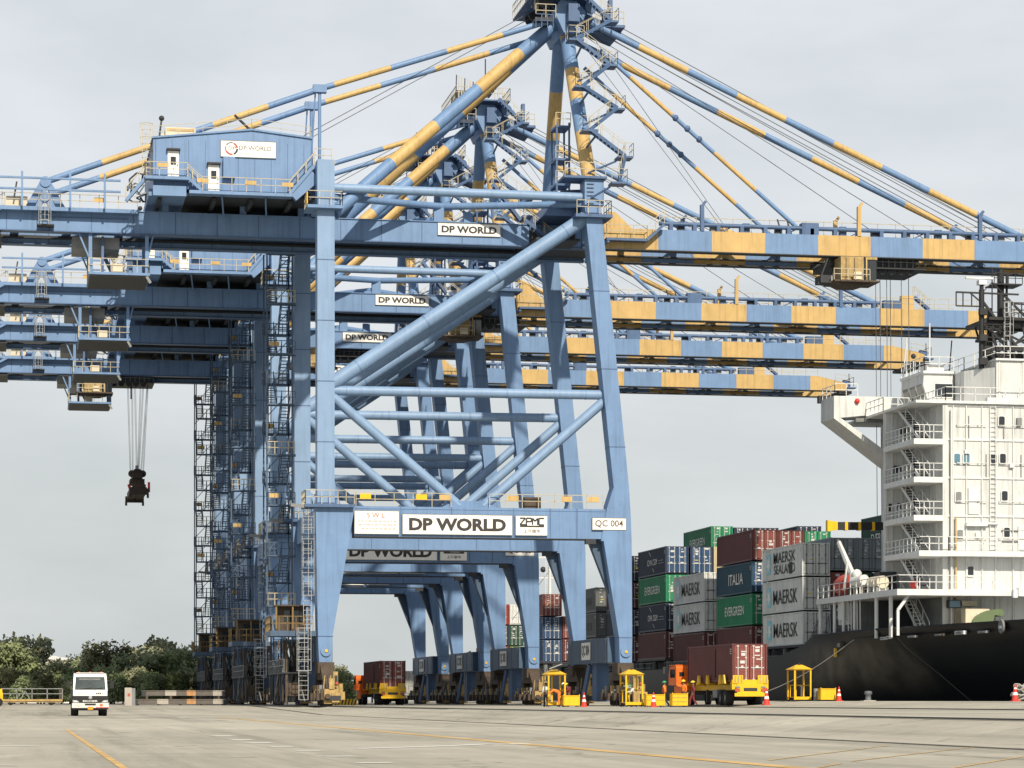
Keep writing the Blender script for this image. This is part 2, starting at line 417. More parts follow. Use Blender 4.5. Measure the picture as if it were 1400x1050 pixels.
def make_crane():
    r = empty('container_crane', (0, 0, 0))
    P = lambda mb, n, par=r: mb.build(n, par)
    # ---- legs
    for y in (0, LB):
        mb = MB()
        mb.box(-.64, .67, y - .7, y + .7, 15.3, 41.4, PALE)
        mb.prism([(-.78, 15.3), (2.15, 15.3), (2.15, 14.9), (1.73, 12.5), (.5, 5.3), (.45, 3.32), (-.52, 3.32), (-.62, 5.3)][::-1], y - .85, y + .85, BLUE)
        mb.prism([(.67, 15.3), (.67, 17.2), (1.15, 15.3)], y - .5, y + .5, BLUE)
        for z in (20, 24.6, 29.2, 33.8): mb.box(-.66, .69, y - .72, y + .72, z, z + .06, BLUE2)
        mb.box(-.64, .55, y - .88, y + .88, 5.28, 5.33, BLUE2)
        mb.tube((0, y - .98, 4.2), (0, y + .98, 4.2), .42, BLUE, 16); mb.tube((0, y - 1.05, 4.2), (0, y + 1.05, 4.2), .11, SAFY, 12)
        P(mb, 'landside_leg')
        mb = MB()
        lo = lambda z: 20.2 + (37.1 - z) * (22.3 - 20.2) / (37.1 - 16.9)
        mb.prism([(lo(16.9), 16.9), (lo(16.9) + 1.22, 16.9), (lo(38.6) + 1.25, 38.6), (lo(38.6) - .02, 38.6)], y - .8, y + .8, BLUE)
        mb.prism([(21.75, 15.2), (23.62, 15.2), (lo(16.9) + 1.22, 16.9), (lo(16.9), 16.9)], y - .8, y + .8, BLUE)
        mb.prism([(21.3, 12.75), (23.72, 12.75), (23.62, 15.2), (21.75, 15.2)], y - .85, y + .85, BLUE)
        mb.prism([(22.78, 3.35), (23.74, 3.35), (23.76, 5.3), (23.72, 12.75), (21.5, 12.75), (22.72, 5.3)], y - .85, y + .85, BLUE)
        mb.box(22.7, 23.8, y - .88, y + .88, 5.28, 5.33, BLUE2)
        for z in (20, 26, 32): mb.prism([(lo(z) - .02, z), (lo(z) + 1.26, z), (lo(z) + 1.26, z + .06), (lo(z) - .02, z + .06)], y - .82, y + .82, BLUE2)
        mb.tube((23.25, y - .98, 4.2), (23.25, y + .98, 4.2), .42, BLUE, 16); mb.tube((23.25, y - 1.05, 4.2), (23.25, y + 1.05, 4.2), .11, SAFY, 12)
        mb.box(20.0, 21.5, y - .9, y + .9, 38.6, 40.6, BLUE)
        for k in range(6): mb.box(20.15, 20.7, y - .96, y - .9, 38.7 + k * .3, 38.75 + k * .3, DARK)
        P(mb, 'waterside_leg')
        # portal beam with gusset and haunch
        mb = MB()
        mb.box(2.152, 21.7, y - .72, y + .72, 12.9, 15.2, BLUE)
        mb.prism([(8.9, 15.2), (13.3, 15.2), (12.3, 15.72), (9.9, 15.72)], y - .35, y + .35, BLUE)
        mb.prism([(20.5, 12.9), (21.49, 12.9), (22.2, 8.6)], y + .1, y + .8, SLATE); mb.box(20.1, 20.9, y - .78, y - .3, 12.5, 12.9, DARK)
        mb.box(2.16, 20.4, y - .74, y + .74, 12.84, 12.9, DARK)
        for x in (5.7, 9.6, 14.45, 17.3, 19.4): mb.box(x, x + .05, y - .735, y - .72, 12.9, 15.2, BLUE2)
        mb.box(2.16, 21.6, y - .732, y - .72, 14.98, 15.02, BLUE2)
        P(mb, 'portal_beam')
        mb = MB(); mb.rail([(2.3, y - .66, 15.2), (9.6, y - .66, 15.2)], RAILM, step=1.35); mb.rail([(12.6, y - .66, 15.2), (21.5, y - .66, 15.2)], RAILM, step=1.35)
        for x in (2.6, 6.9, 8.7, 14, 18.2, 20.3): mb.box(x, x + .85, y - .7, y - .69, 15.75, 16.15, SAFY if x < 7 else YEL)
        mb.box(15.4, 16.7, y - .2, y + .3, 15.2, 16.1, RUSTY)
        P(mb, 'handrail')
        # tubes
        mb = MB(); mb.tube((.5, y, 24.0), (21.6, y, 24.1), .37, PALE, 16)
        for x_ in (1.6, 7.2, 14.0, 20.2): mb.tube((x_, y, 24.0 + x_ * .0047), (x_ + .06, y, 24.0 + x_ * .0047), .395, BLUE, 16)
        P(mb, 'horizontal_brace')
        mb = MB(); mb.tube((.5, y, 23.6), (10.35, y, 15.35), .38, PALE, 16); P(mb, 'inclined_brace')
        mb = MB(); mb.tube((21.75, y, 23.65), (12.2, y, 15.35), .38, PALE, 16); P(mb, 'inclined_brace')
        mb = MB(); mb.tube((.5, y, 24.5), (20.6, y, 38.0), .56, PALE, 20)
        for t_ in (.10, .36, .63, .90):
            a_ = Vector((.5, y, 24.5)).lerp(Vector((20.6, y, 38.0)), t_); d_ = Vector((20.1, 0, 13.5)).normalized(); mb.tube(a_, a_ + d_ * .07, .585, BLUE, 20)
        P(mb, 'diagonal_brace')
        mb = MB(); mb.tube((.6, y, 39.4), (20.1, y, 39.35), .35, PALE, 16); P(mb, 'top_tie')
        s = 1 if y == 0 else -1; ym = 5.5 if y == 0 else 11.5
        mb = MB(); mb.tube((.6, y + s * .2, 38.75), (9.9, ym, 39.3), .27, BLUE, 14); mb.tube((9.9, ym, 39.3), (20.1, y + s * .2, 38.85), .27, BLUE, 14)
        mb.box(9.2, 10.0, ym - .3, ym + .3, GT, 39.2, BLUE); mb.box(11.6, 12.3, ym - .3, ym + .3, GT, 38.9, BLUE)
        P(mb, 'plan_brace')
        # back brace from the leg to the mast head
        mb = MB(); mb.banded((.7, y, 37.5), (19.75, 7.4 if y == 0 else 9.6, 55.0), .52, [BLUE, YEL], 5.1, 6.6, 20); P(mb, 'back_brace')
        # pylon leg
        mb = MB(); mb.banded((20.6, y, 40.5), (20.2, 7.6 if y == 0 else 9.4, 54.6), .56, [YEL, BLUE] if y == 0 else [BLUE, YEL], 3.2 if y == 0 else 4.0, 4.8 if y == 0 else 7.1, 20); P(mb, 'mast_leg')
    # ---- beams along the quay
    mb = MB(); mb.box(-.55, .55, .7, LB - .7, 40.0, 41.35, BLUE); mb.box(-.5, .5, 5, 6, 38, 40, BLUE); mb.box(-.5, .5, 11, 12, 38, 40, BLUE); P(mb, 'cross_beam')
    mb = MB(); mb.box(20.2, 21.3, .9, LB - .9, 38.7, 40.3, BLUE); mb.box(20.3, 21.2, 5, 6, 38, 38.7, BLUE); mb.box(20.3, 21.2, 11, 12, 38, 38.7, BLUE); P(mb, 'cross_beam')
    mb = MB(); mb.box(-.5, .5, .85, LB - .85, 13.2, 15.1, BLUE); P(mb, 'cross_beam')
    for x in (0, GA):
        mb = MB(); mb.box(x - 1.0 if x else x - .7, x + .7, .9, LB - .9, 3.4, 5.35, SLATE)
        for k in range(5): mb.box((x - 1.04) if x else x - .74, x + .74, 1.4 + k * 3.4, 1.48 + k * 3.4, 3.4, 5.3, GREY)
        mb.box(x - .55, x + .45, 7.0, 8.6, .35, 3.4, BLUE2)
        mb.beam((x - .7, 8.8, 3.35), (x - 1.0, 10.2, .3), .18, .5, BLUE2)
        P(mb, 'sill_beam')
    # ---- bogies
    for x in (0, GA):
        for y, sg in ((0, -1), (LB, 1)):
            mb = MB(); cy = y
            mb.prism([(cy - 2.6, 2.0), (cy + 2.6, 2.0), (cy + .8, 3.25), (cy - .8, 3.25)], x - .45, x + .45, RUSTY, 'x')
            for k in (-1, 1):
                c2 = cy + k * 2.2
                mb.prism([(c2 - 1.8, .75), (c2 + 1.8, .75), (c2 + 1.0, 1.2), (c2 + .4, 2.05), (c2 - .4, 2.05), (c2 - 1.0, 1.2)], x - .4, x + .4, RUSTY, 'x')
                mb.box(x - .5, x + .5, c2 - 1.7, c2 + 1.7, .45, .85, RUSTY)
            for k in range(4):
                c3 = cy - 3.3 + k * 2.2
                mb.box(x + .45, x + 1.1, c3 - .35, c3 + .35, .5, 1.1, GEARY if k in (0, 3) else RUSTY); mb.tube((x + .8, c3, 1.1), (x + .8, c3, 1.7), .2, GEARY, 10)
                mb.box(x - 1.0, x - .45, c3 - .3, c3 + .3, .45, 1.0, RUSTY)
            ye = cy - 4.1
            mb.box(x - .5, x + .5, ye - .1, ye + .4, .2, 1.3, GEARY); mb.box(x + .05, x + .6, ye - .3, ye - .1, .3, 1.0, GEARY)
            mb.box(x - .15, x + .25, ye - .2, ye + .1, 1.3, 2.1, GEARY); mb.tube((x - .28, ye - .5, .75), (x - .28, ye, .75), .2, RUSTY, 12)
            mb.box(x + .2, x + .55, ye + .2, ye + .7, 1.2, 2.6, GEARY); mb.box(x + .3, x + .5, ye + .1, ye + .2, 1.6, 2.3, DARK)
            for t in range(5):
                mb.tube((x - .4 + t * .22, ye + .5, 2.3), (x - .6 + t * .3, ye + .1, .9), .035, DARK if t % 2 else GEARY, 6)
            for t in range(9):
                yy = cy - 3.8 + t * .95
                mb.box(x - .75, x - .5, yy - .25, yy + .2, .5 + .25 * (t % 3), 1.3 + .3 * (t % 2), (RUSTY, GREY, GEARY)[t % 3]); mb.tube((x + .62, yy, .9), (x + .5 - .1 * (t % 2), yy + .4, 2.4 - .2 * (t % 3)), .05, (DARK, GEARY, RUSTY)[t % 3], 6)
            mb.box(x - .62, x + .62, cy - 1.0, cy + 1.0, 2.5, 3.34, RUSTY); mb.box(x - .5, x + .7, ye - .34, ye - .3, .45, .8, DARK); mb.ball((x + .4, ye - .3, 1.7), .14, REDINK, 8)
            bo = P(mb, 'bogie')
            for k in range(8):
                wy = cy - 3.75 + k * 1.072
                w = MB(); w.lathe([(.02, -.12), (.34, -.12), (.34, .08), (.4, .08), (.4, .14), (.02, .14)], (x, wy, .4), (1, 0, 0), RUSTY, 14, False); w.build('wheel', bo)
    # ---- girders (land side) and boom (over the ship)
    bands = [22.86 + 4.42 * k for k in range(12)]; tip = 71.6
    for gy in GF:
        mb = MB(); mb.box(-28.5, 22.6, gy, gy + .8, GB, GT, BLUE)
        mb.box(-28.6, 22.6, gy - .12, gy + .92, GB - .08, GB, BLUE2); mb.box(-28.6, 22.6, gy - .1, gy + .9, GT, GT + .06, BLUE)
        inn = gy + .8 if gy < 8 else gy - .45
        mb.box(-28, 22.5, inn, inn + .45, GB + .35, GB + .45, DARK); mb.box(-28, 22.5, inn + .15, inn + .28, GB + .45, GB + .6, DARK)
        for k in range(16): mb.box(-27 + k * 3.2, -26.94 + k * 3.2, gy - .03, gy, GB, GT, BLUE2)
        P(mb, 'girder')
        mb = MB(); x = 22.75; i = 0
        for k, b in enumerate(bands[1:]):
            b = min(b, 68.0); m = YEL if i % 2 == 0 else BLUE
            if b > x: mb.box(x, b, gy, gy + .8, GB, GT, m)
            mb.box(x, b, gy - .1, gy + .9, GB - .07, GB, DARK)
            x = b; i += 1
        mb.prism([(x, GB), (tip, GB), (tip, GB + .75), (tip - .5, GB + .95), (x, GT)], gy, gy + .8, YEL)
        mb.box(x, tip, gy - .1, gy + .9, GB - .07, GB, DARK)
        mb.prism([(22.75, GT), (25.2, GT), (23.8, GT + 1.3), (23.2, GT + 1.3)], gy + .1, gy + .7, YEL)
        mb.box(22.9, 68, inn, inn + .45, GB + .35, GB + .45, DARK)
        P(mb, 'boom_girder')
    mb = MB(); mb.box(-10, 16.8, 5.93, 11.07, 37.85, 37.95, SLATE); P(mb, 'added_shade_deck')  # plate added between the girders to cast shade on the rear legs
    mb = MB()
    for k in range(13): mb.box(-27.5 + k * 4.05, -26.9 + k * 4.05, 5.92, 11.08, GT - .75, GT - .1, BLUE2)
    for k in range(9): mb.beam((-27 + k * 5.4, 5.95, GT - .5), (-24.4 + k * 5.4, 11.05, GT - .5), .25, .25, BLUE2)
    P(mb, 'girder_tie')
    mb = MB()
    for k in range(10): mb.box(25.4 + k * 4.42, 25.9 + k * 4.42, 5.92, 11.08, GT - .7, GT - .1, (BLUE, YEL)[k % 2])
    for k in range(10): mb.beam((26 + k * 4.42, 5.95, GT - .5), (30 + k * 4.42, 11.05, GT - .5), .2, .2, BLUE2)
    P(mb, 'boom_tie')
    mb = MB(); mb.beam((71.2, 4.7, GB - .25), (71.2, 12.3, GB - .25), 1.5, .28, DARK); mb.box(70.6, 71.9, 4.6, 12.4, GB - .2, GB - .05, DARK)
    mb.rail([(72.2, 4.8, GB + .5), (72.2, 12.2, GB + .5)], RAILM); mb.rail([(70, 4.8, GB + .9), (72.2, 4.8, GB + .5)], RAILM)
    mb.box(71.4, 72.5, 4.8, 6.2, GB + .25, GB + .4, BLUE2); mb.box(71.4, 72.5, 10.8, 12.2, GB + .25, GB + .4, BLUE2); mb.box(71.2, 72.0, 5.4, 5.9, GB + .4, GB + 1.3, BLUE2); mb.tube((71.8, 5.3, GB + 1.3), (71.8, 5.3, GB + 2.0), .05, DARK)
    P(mb, 'boom_tip_platform')
    # walkways on the boom
    mb = MB()
    for gy, ys_ in ((GF[0], -.75), (GF[1] + .8, .0)):
        y0, y1 = gy + ys_, gy + ys_ + .75
        mb.box(22.9, 26.2, y0, y1, GB + .55, GB + .75, BLUE2)
        mb.beam((26.2, (y0 + y1) / 2, GB + .65), (27.6, (y0 + y1) / 2, GT + .28), .75, .2, BLUE2)
        yy = y0 if ys_ < 0 else y1
        mb.rail([(22.9, yy, GB + .75), (26.2, yy, GB + .75), (27.6, yy, GT + .38)], RAILM, step=1.1)
    y0 = GF[0] + .1
    mb.tube((27.4, y0 + .1, GT + .52), (58.2, y0 + .1, GT + .52), .17, BLUE2, 10)
    for k in range(16):
        mb.box(28.2 + k * 1.95, 28.5 + k * 1.95, y0 - .1, y0 + .4, GT, GT + .5, BLUE2)
    mb.rail([(27.6, y0 + .75, GT), (58, y0 + .75, GT)], RAILM, 1.2, 1.5); mb.rail([(58, y0, GT), (68, y0, GT)], RAILM, 1.05, 1.5)
    mb.rail([(27.6, GF[1] + .7, GT), (68, GF[1] + .7, GT)], RAILM, 1.2, 1.5)
    for k in range(11):
        x = 29 + k * 2.7
        mb.box(x, x + .55, y0 + .3, y0 + .75, GT, GT + .45 + (k % 3) * .18, (DARK, GREY, BLUE2)[k % 3])
        if k % 2: mb.beam((x + .8, y0 + .2, GT), (x + 1.8, y0 + .2, GT + .5), .1, .1, BLUE2)
    mb.box(59.2, 61.2, 5.3, 11.7, GT, GT + 1.9, YEL) if False else None
    mb.box(60.4, 61.6, 5.2, 5.9, GT, GT + 1.3, YEL); mb.box(58.6, 60.4, 5.2, 5.9, GT, GT + .8, BLUE2)
    mb.stair((61.7, 5.5, GT + 1.25), (63.2, 5.5, GT + .05), .5, BLUE2, RAILM, (0, 1, 0))
    for x, h, m in ((30.9, 2.1, BLUE2), (44.0, 2.4, YEL), (54.3, 2.1, BLUE2)):
        for gy in (y0, GF[1] + .4):
            mb.beam((x, gy, GT), (x, gy, GT + h), .32, .3, m); mb.beam((x, gy, GT + h - .1), (x + .3, gy, GT + h + .3), .25, .2, m)
    mb.box(39.2, 40.6, 5.1, 5.95, GT, GT + .95, BLUE2); mb.box(39.2, 40.6, 11, 11.9, GT, GT + .95, BLUE2)
    for x in (37.6, 38.4): mb.beam((x, 5.4, GT), (x - .4, 5.4, GT + 1.2), .1, .1, DARK)
    P(mb, 'boom_walkway')
    # hinge housing and platforms beside the waterside legs
    mb = MB()
    mb.prism([(17.2, 38.1), (20.2, 38.1), (20.2, 40.2), (18.6, 40.1)], 1.2, 15.8, BLUE2)
    mb.box(16.6, 20.1, 1.2, 5.0, 36.2, 36.35, DARK); mb.box(16.8, 17.4, 5.0, 12, 36.0, 37.8, DARK); mb.box(17.5, 22.5, 6, 11, 36.5, 37.6, DARK)
    mb.stair((16.3, 4.3, 38.2), (18.6, 4.3, 36.4), .6, BLUE2, RAILM, (0, 1, 0)); mb.rail([(18.6, 4.0, 36.35), (20.2, 4.0, 36.35)], RAILM)
    mb.box(19.3, 19.9, 2.2, 4.4, 36.35, 37.4, DARK); mb.box(20.9, 22.6, 2, 4.6, 36.3, 36.45, BLUE2)
    mb.stair((13.7, 4.3, 41.0), (15.9, 4.3, 38.2), .6, BLUE2, RAILM, (0, 1, 0))
    P(mb, 'hinge_platform')
    for y in (0, LB):
        mb = MB(); mb.box(19.2, 22.1, y - 1.35, y + 1.35, 37.62, 37.86, BLUE2); mb.rail([(19.3, y - 1.3, 37.86), (22.0, y - 1.3, 37.86), (22.0, y + 1.3, 37.86)], RAILM, step=.9)
        P(mb, 'leg_platform'); mb = MB(); mb.box(18.3, 21.7, y - 1.2, y + 1.2, 40.62, 40.8, BLUE2); mb.rail([(18.4, y - 1.1, 40.8), (21.6, y - 1.1, 40.8)], RAILM, step=.9)
        P(mb, 'leg_platform')
        mb = MB(); mb.box(-1.45, 1.25, y - 1.35, y + 1.35, 37.62, 37.85, BLUE); mb.rail([(-1.4, y + 1.3, 37.85), (-1.4, y - 1.3, 37.85), (1.2, y - 1.3, 37.85), (1.2, y + 1.3, 37.85)], RAILM, step=.9)
        mb.box(-1.5, -1.4, y - 1.3, y - .9, 37.9, 38.8, SAFY)
        P(mb, 'leg_platform'); mb = MB()
        mb.box(-1.65, 2.1, y - 1.3, y - .86, 15.05, 15.28, BLUE2); mb.box(-1.65, -.8, y - .86, y + 1.5, 15.05, 15.28, BLUE2)
        mb.rail([(-1.6, y + 1.5, 15.28), (-1.6, y - 1.25, 15.28), (2.1, y - 1.25, 15.28)], RAILM, step=.6); mb.beam((-2.7, y - 1.0, 15.2), (-1.6, y - 1.0, 15.1), .1, .25, GREY)
        P(mb, 'leg_platform')
    # ---- mast head
    mb = MB()
    mb.prism([(19.7, 53.5), (21.0, 53.5), (21.5, 55.2), (20.7, 56.05), (19.4, 56.05), (18.9, 55.2)], 5.6, 11.4, BLUE); mb.box(19.9, 20.8, 4.7, 12.3, 54.2, 55.6, BLUE2)
    mb.box(16.9, 22.0, 4.2, 12.8, 56.1, 56.22, BLUE2)
    for y in (5.6, 7.2, 9.8, 11.4):
        mb.tube((18.2, y - .12, 55.9), (18.2, y + .12, 55.9), .55, DARK, 16); mb.tube((21.9, y - .12, 55.6), (21.9, y + .12, 55.6), .5, BLUE2, 16)
    mb.beam((21.2, 8.5, 55.2), (24.6, 8.5, 54.0), 4.0, .5, BLUE2)
    mb.box(17.2, 18.6, 4.4, 6.6, 54.1, 54.3, DARK); mb.rail([(17.2, 4.4, 54.3), (18.8, 4.4, 54.3)], RAILM, step=.7); mb.rail([(17.2, 4.4, 53.5), (18.6, 4.4, 53.5)], BLUE2, step=.5)
    mb.box(23.0, 24.6, 5.2, 7.4, 54.0, 54.2, BLUE2); mb.rail([(22.2, 5.2, 54.2), (24.5, 5.2, 54.2)], RAILM, step=.7); mb.box(22.9, 23.6, 5.3, 6.2, 54.2, 55.4, BLUE2); mb.box(23.3, 23.6, 5.3, 5.9, 55.4, 56.2, BLUE2)
    mb.rail([(16.9, 4.3, 56.25), (22.0, 4.3, 56.25), (22.0, 12.7, 56.25)], RAILM, 1.1, .7); mb.rail([(16.9, 12.7, 56.25), (16.9, 4.3, 56.25)], RAILM, 1.1, .7)
    for k in range(8): mb.beam((17.0 + k * .33, 5.2 + k * .4, 55.2), (17.1 + k * .33, 5.2 + k * .4, 58.6), .09, .09, RAILM if k % 3 else DARK)
    mb.box(17.4, 18.6, 7, 10, 56.25, 57.6, DARK); mb.box(19.6, 21.2, 6, 11, 57.9, 58.2, BLUE2)
    mb.tube((20.4, 8.5, 58.2), (20.4, 8.5, 61), .06, DARK)
    P(mb, 'mast_head')
    # zigzag stair on the mast
    lv = [(22.3, 40.1, -1.4), (22.9, 42.2, -.9), (20.3, 44.3, -.2), (22.7, 46.3, 1.0), (20.2, 48.2, 2.2), (22.6, 50.2, 3.2), (20.0, 52.2, 3.6), (23.0, 54.0, 4.6), (20.8, 56.2, 5.0)]
    mb = MB()
    for k, (x, z, y) in enumerate(lv):
        if k < len(lv) - 1:
            w = .6; y2 = y - 1.0
            mb.box(x - w, x + w, y2 - .5, y2 + .9, z - .15, z, BLUE2)
            e = 1 if x > 21.3 else -1
            mb.rail([(x - e * w, y2 - .45, z), (x + e * w, y2 - .45, z), (x + e * w, y2 + .85, z)], RAILM, 1.0, .55, .036)
            mb.beam((x - e * w, y2 + .2, z - .3), (20.4, y + .6, z - 1.0), .12, .12, BLUE2)
        if k:
            a = lv[k - 1]; mb.stair((a[0], a[2] - 1.15, a[1]), (x, y - 1.15, z), .6, BLUE2, RAILM, (0, 1, 0), r=.034)
    P(mb, 'mast_stair')
    mb = MB()                                             # service lift frame between the mast legs
    for x in (19.0, 20.0):
        for y in (5.0, 7.0): mb.beam((x, y, 40.4), (x, y, 46.2), .14, .14, BLUE2)
    for z in (41.2, 43.2, 45.8): mb.box(18.9, 20.1, 4.9, 7.1, z, z + .16, BLUE2); mb.rail([(18.9, 4.9, z + .16), (20.1, 4.9, z + .16)], RAILM, 1, .6)
    P(mb, 'mast_access_frame')
    # ---- stays
    BY = [BLUE, YEL]
    for gy in (5.5, 11.5):
        mb = MB(); mb.banded((18.6, gy, 54.35), (.22, gy, 48.15), .23, BY, 4.7, 4.1); mb.banded((.22, gy, 48.15), (-20.85, gy, 40.15), .25, BY, 4.55, 4.3)
        mb.box(-.3, .75, gy - .3, gy + .3, 47.85, 48.45, BLUE)
        P(mb, 'back_stay')
        mb = MB(); mb.tube((.22, gy, 41.3), (.22, gy, 48.0), .13, BLUE, 10); mb.tube((-.45, gy + .6, 41.3), (-.1, gy + .2, 47.8), .06, BLUE, 8); P(mb, 'stay_post')
        mb = MB(); yc = gy
        for e in (-1, 1): mb.beam((-20.85 + e * 1.25, yc, GT), (-20.85 + e * .22, yc, 40.0), .6, .62, BLUE, (0, 1, 0), w2=.45)
        mb.tube((-20.85, yc - .4, 40.1), (-20.85, yc + .4, 40.1), .42, BLUE, 14)
        P(mb, 'stay_bracket')
        mb = MB(); mb.banded((21.9, gy, 54.3), (58.2, gy, 38.35), .27, BY, 4.42, 4.2); P(mb, 'fore_stay')
        mb = MB(); mb.banded((22.6, gy, 52.2), (38.9, gy, 38.6), .17, BY, 4.5, 3.2)
        for t in (.38, .44, .5): 
            a = Vector((22.6, gy, 52.2)).lerp(Vector((38.9, gy, 38.6)), t); mb.ball(a, .28, BLUE2, 8)
        P(mb, 'fore_stay')
    mb = MB()
    for k, y in enumerate((6.6, 7.8, 9.2, 10.4)):
        mb.tube((22.0, y, 55.6), (57.2, y, 38.5), .035, ROPE, 5); mb.tube((22.3, y, 54.6), (57.5 - k * 3, y, 38.4), .03, ROPE, 5)
    for k, y in enumerate((6.9, 10.0)):
        mb.tube((18.1, y, 55.8), (-3.2, y, 43.4), .03, ROPE, 5)
        mb.tube((22.6, y, 53.2), (33.5 + k, y, 38.4), .025, ROPE, 5)
    P(mb, 'luffing_rope')
    # ---- machine house
    mb = MB()
    hx = [(-12.85, 39.2), (-.9, 39.2), (-.9, 43.35), (-5.4, 43.82), (-12.85, 42.95)]
    mb.prism(hx, 1.5, 15.6, BLUE)
    mb.prism([(-12.95, 42.95), (-5.4, 43.83), (-.8, 43.36), (-.8, 43.5), (-5.4, 43.97), (-12.95, 43.08)], 1.38, 15.7, BLUE)
    for x in (-10.5, -8.1, -7.0, -2.2): mb.box(x, x + .06, 1.46, 1.5, 39.2, 43.0, BLUE)
    for k in range(10): mb.box(-12.7 + k * 1.25, -12.66 + k * 1.25, 1.485, 1.5, 39.2, 42.9, BLUE2)
    hs = P(mb, 'machine_house')
    mb = MB(); mb.box(-7.6, -6.7, 1.0, 1.5, 40.1, 41.7, BLUE); P(mb, 'wall_cabinet', hs)
    for x, z in ((-11.35, 40.0), (-8.3, 39.05)):
        mb = MB(); mb.box(x - .42, x + .42, 1.40, 1.5, z, z + 2.05, WHITE); mb.box(x - .2, x + .2, 1.37, 1.40, z + 1.0, z + 1.6, GLASS); mb.box(x - .52, x + .52, 1.1, 1.5, z + 2.08, z + 2.2, DARK); mb.box(x + .28, x + .36, 1.36, 1.4, z + .9, z + 1.05, GREY)
        P(mb, 'door', hs)
    mb = MB(); mb.box(-11.8, -9.5, 4, 7, 43.1, 44.4, CREAM); mb.box(-12.1, -11.8, 4.5, 5.5, 43.1, 44.0, CREAM); mb.box(-11.7, -9.6, 3.97, 4.0, 44.1, 44.3, YEL); mb.box(-8.3, -6.9, 5, 8, 43.4, 44.1, CREAM); P(mb, 'ventilation_unit', hs)
    mb = MB(); mb.rail([(-12.8, 1.6, 43.0), (-5.4, 1.6, 43.85)], RAILM, .9, 1.9, .035); mb.rail([(-5.4, 1.6, 43.85), (-.9, 1.6, 43.4)], RAILM, .9, 1.9, .035)
    mb.tube((-7.0, 3, 43.6), (-4.6, 3.2, 44.2), .1, DARK); mb.tube((-6.6, 3, 45.3), (-4.9, 3.2, 43.8), .1, DARK); mb.beam((-12.4, 2, 43), (-12.2, 2, 44.5), .14, .14, DARK); mb.ball((-12.2, 2, 44.6), .22, DARK, 8)
    P(mb, 'roof_rail', hs)
    mb = MB(); mb.ladder((-13.3, 3, 40.0), (-13.3, 3, 44.3), .6, RAILM, (1, 0, 0)); P(mb, 'roof_ladder', hs)
    mb = MB(); sign_plate(mb, -7.75, -3.6, 41.78, 42.98, 1.46); yy = 1.405
    cx_, cz_ = -6.95, 42.38
    for a0, a1, m in ((.15, 1.25, REDINK), (1.35, 2.6, INK), (2.75, 4.0, REDINK), (4.0, 4.9, REDINK), (5.1, 6.3, INK)):
        kk = 8; V = []
        for k in range(kk + 1):
            w = a0 + (a1 - a0) * k / kk; ri = .33 + (.10 if 3.6 > w > 1.2 else .04)
            V += [(cx_ + .5 * math.cos(w), yy, cz_ + .5 * math.sin(w)), (cx_ + (ri - .02 * (k % 3)) * math.cos(w), yy, cz_ + (ri) * math.sin(w))]
        mb.add(V, [(2 * k, 2 * k + 2, 2 * k + 3, 2 * k + 1) for k in range(kk)], m)
    mb.text('DP', (cx_ + .05, yy, cz_ + .05), .55, .24, UX, UZ, INK, 0, .002)
    mb.text('DP WORLD', (-5.15, yy, 42.47), 2.45, .34, UX, UZ, INK, 0.0, .002); mb.text('Chennai', (-5.75, yy, 42.07), .95, .2, UX, UZ, PALEINK, 0, .002)
    P(mb, 'logo_board', hs)
    # platform under the house
    mb = MB(); mb.box(-10.2, -2.4, .4, 1.5, 38.7, 38.95, BLUE); mb.box(-10.4, -.6, 1.5, 16.5, 38.72, 38.95, DARK); mb.box(-13.5, -10.2, .5, 1.5, 39.72, 39.95, BLUE); mb.box(-13.2, -10.4, 1.5, 15.5, 38.62, 39.15, BLUE)
    mb.box(-12.9, -10.4, .9, 1.5, 38.55, 39.3, BLUE)
    for x in (-12.5, -8.4, -5.6, -2.6): mb.box(x, x + .3, 1.6, 15.4, 38.32, 38.62, DARK)
    for x in (-12, -6, -1.5):
        for y in (5.2, 11.2): mb.box(x, x + .5, y, y + .6, 38.06, 38.75, BLUE)
    for x in (-7.7, -4.4): mb.beam((x, 1.0, 38.6), (x + .4, 4.9, 37.9), .12, .12, BLUE)
    mb.box(-.58, 3.4, 9.2, 16.2, 39.82, 39.98, BLUE2); mb.rail([(3.4, 9.2, 39.98), (3.4, 16.2, 39.98)], RAILM)  # platform extension added to shade the top of the rear leg
    P(mb, 'house_platform')
    mb = MB(); mb.rail([(-13.5, 1.4, 39.95), (-13.5, .5, 39.95), (-10.3, .5, 39.95)], RAILM, step=1.0); mb.stair((-10.3, .9, 39.9), (-9.2, .9, 38.95), .7, BLUE, RAILM, (0, 1, 0))
    mb.rail([(-9.2, .45, 38.95), (-2.6, .45, 38.95)], RAILM, step=1.15); mb.stair((-2.6, .9, 38.95), (-.7, .9, 41.2), .7, BLUE, RAILM, (0, 1, 0)); mb.rail([(-.7, .5, 41.4), (.6, .5, 41.4)], RAILM, step=.6)
    mb.beam((-2.4, .9, 38.8), (-.6, .9, 40.4), .6, .9, BLUE)
    for x, z in ((-12.6, 40.6), (-9.6, 39.55), (-6.0, 39.5), (-3.2, 39.45)): mb.box(x, x + .85, .40, .42, z, z + .3, YEL)
    P(mb, 'house_handrail')
    mb = MB()
    a = (-13.6, 1.5, 38.1)
    for k in range(30):
        b_ = (min(-13.4, max(-14.8, a[0] + random.uniform(-.7, .7))), min(9, max(1, a[1] + random.uniform(-.9, 1.0))), min(40.2, max(38.1, a[2] + random.uniform(-.8, .9))))
        mb.beam(a, b_, .1, .1, random.choice([DARK, GREY, SLATE])); a = b_
    P(mb, 'cable_loop'); mb = MB()
    mb.stair((-14.9, 1.2, 38.1), (-13.4, 1.2, 39.9), .6, BLUE, RAILM, (0, 1, 0)); P(mb, 'access_stair')
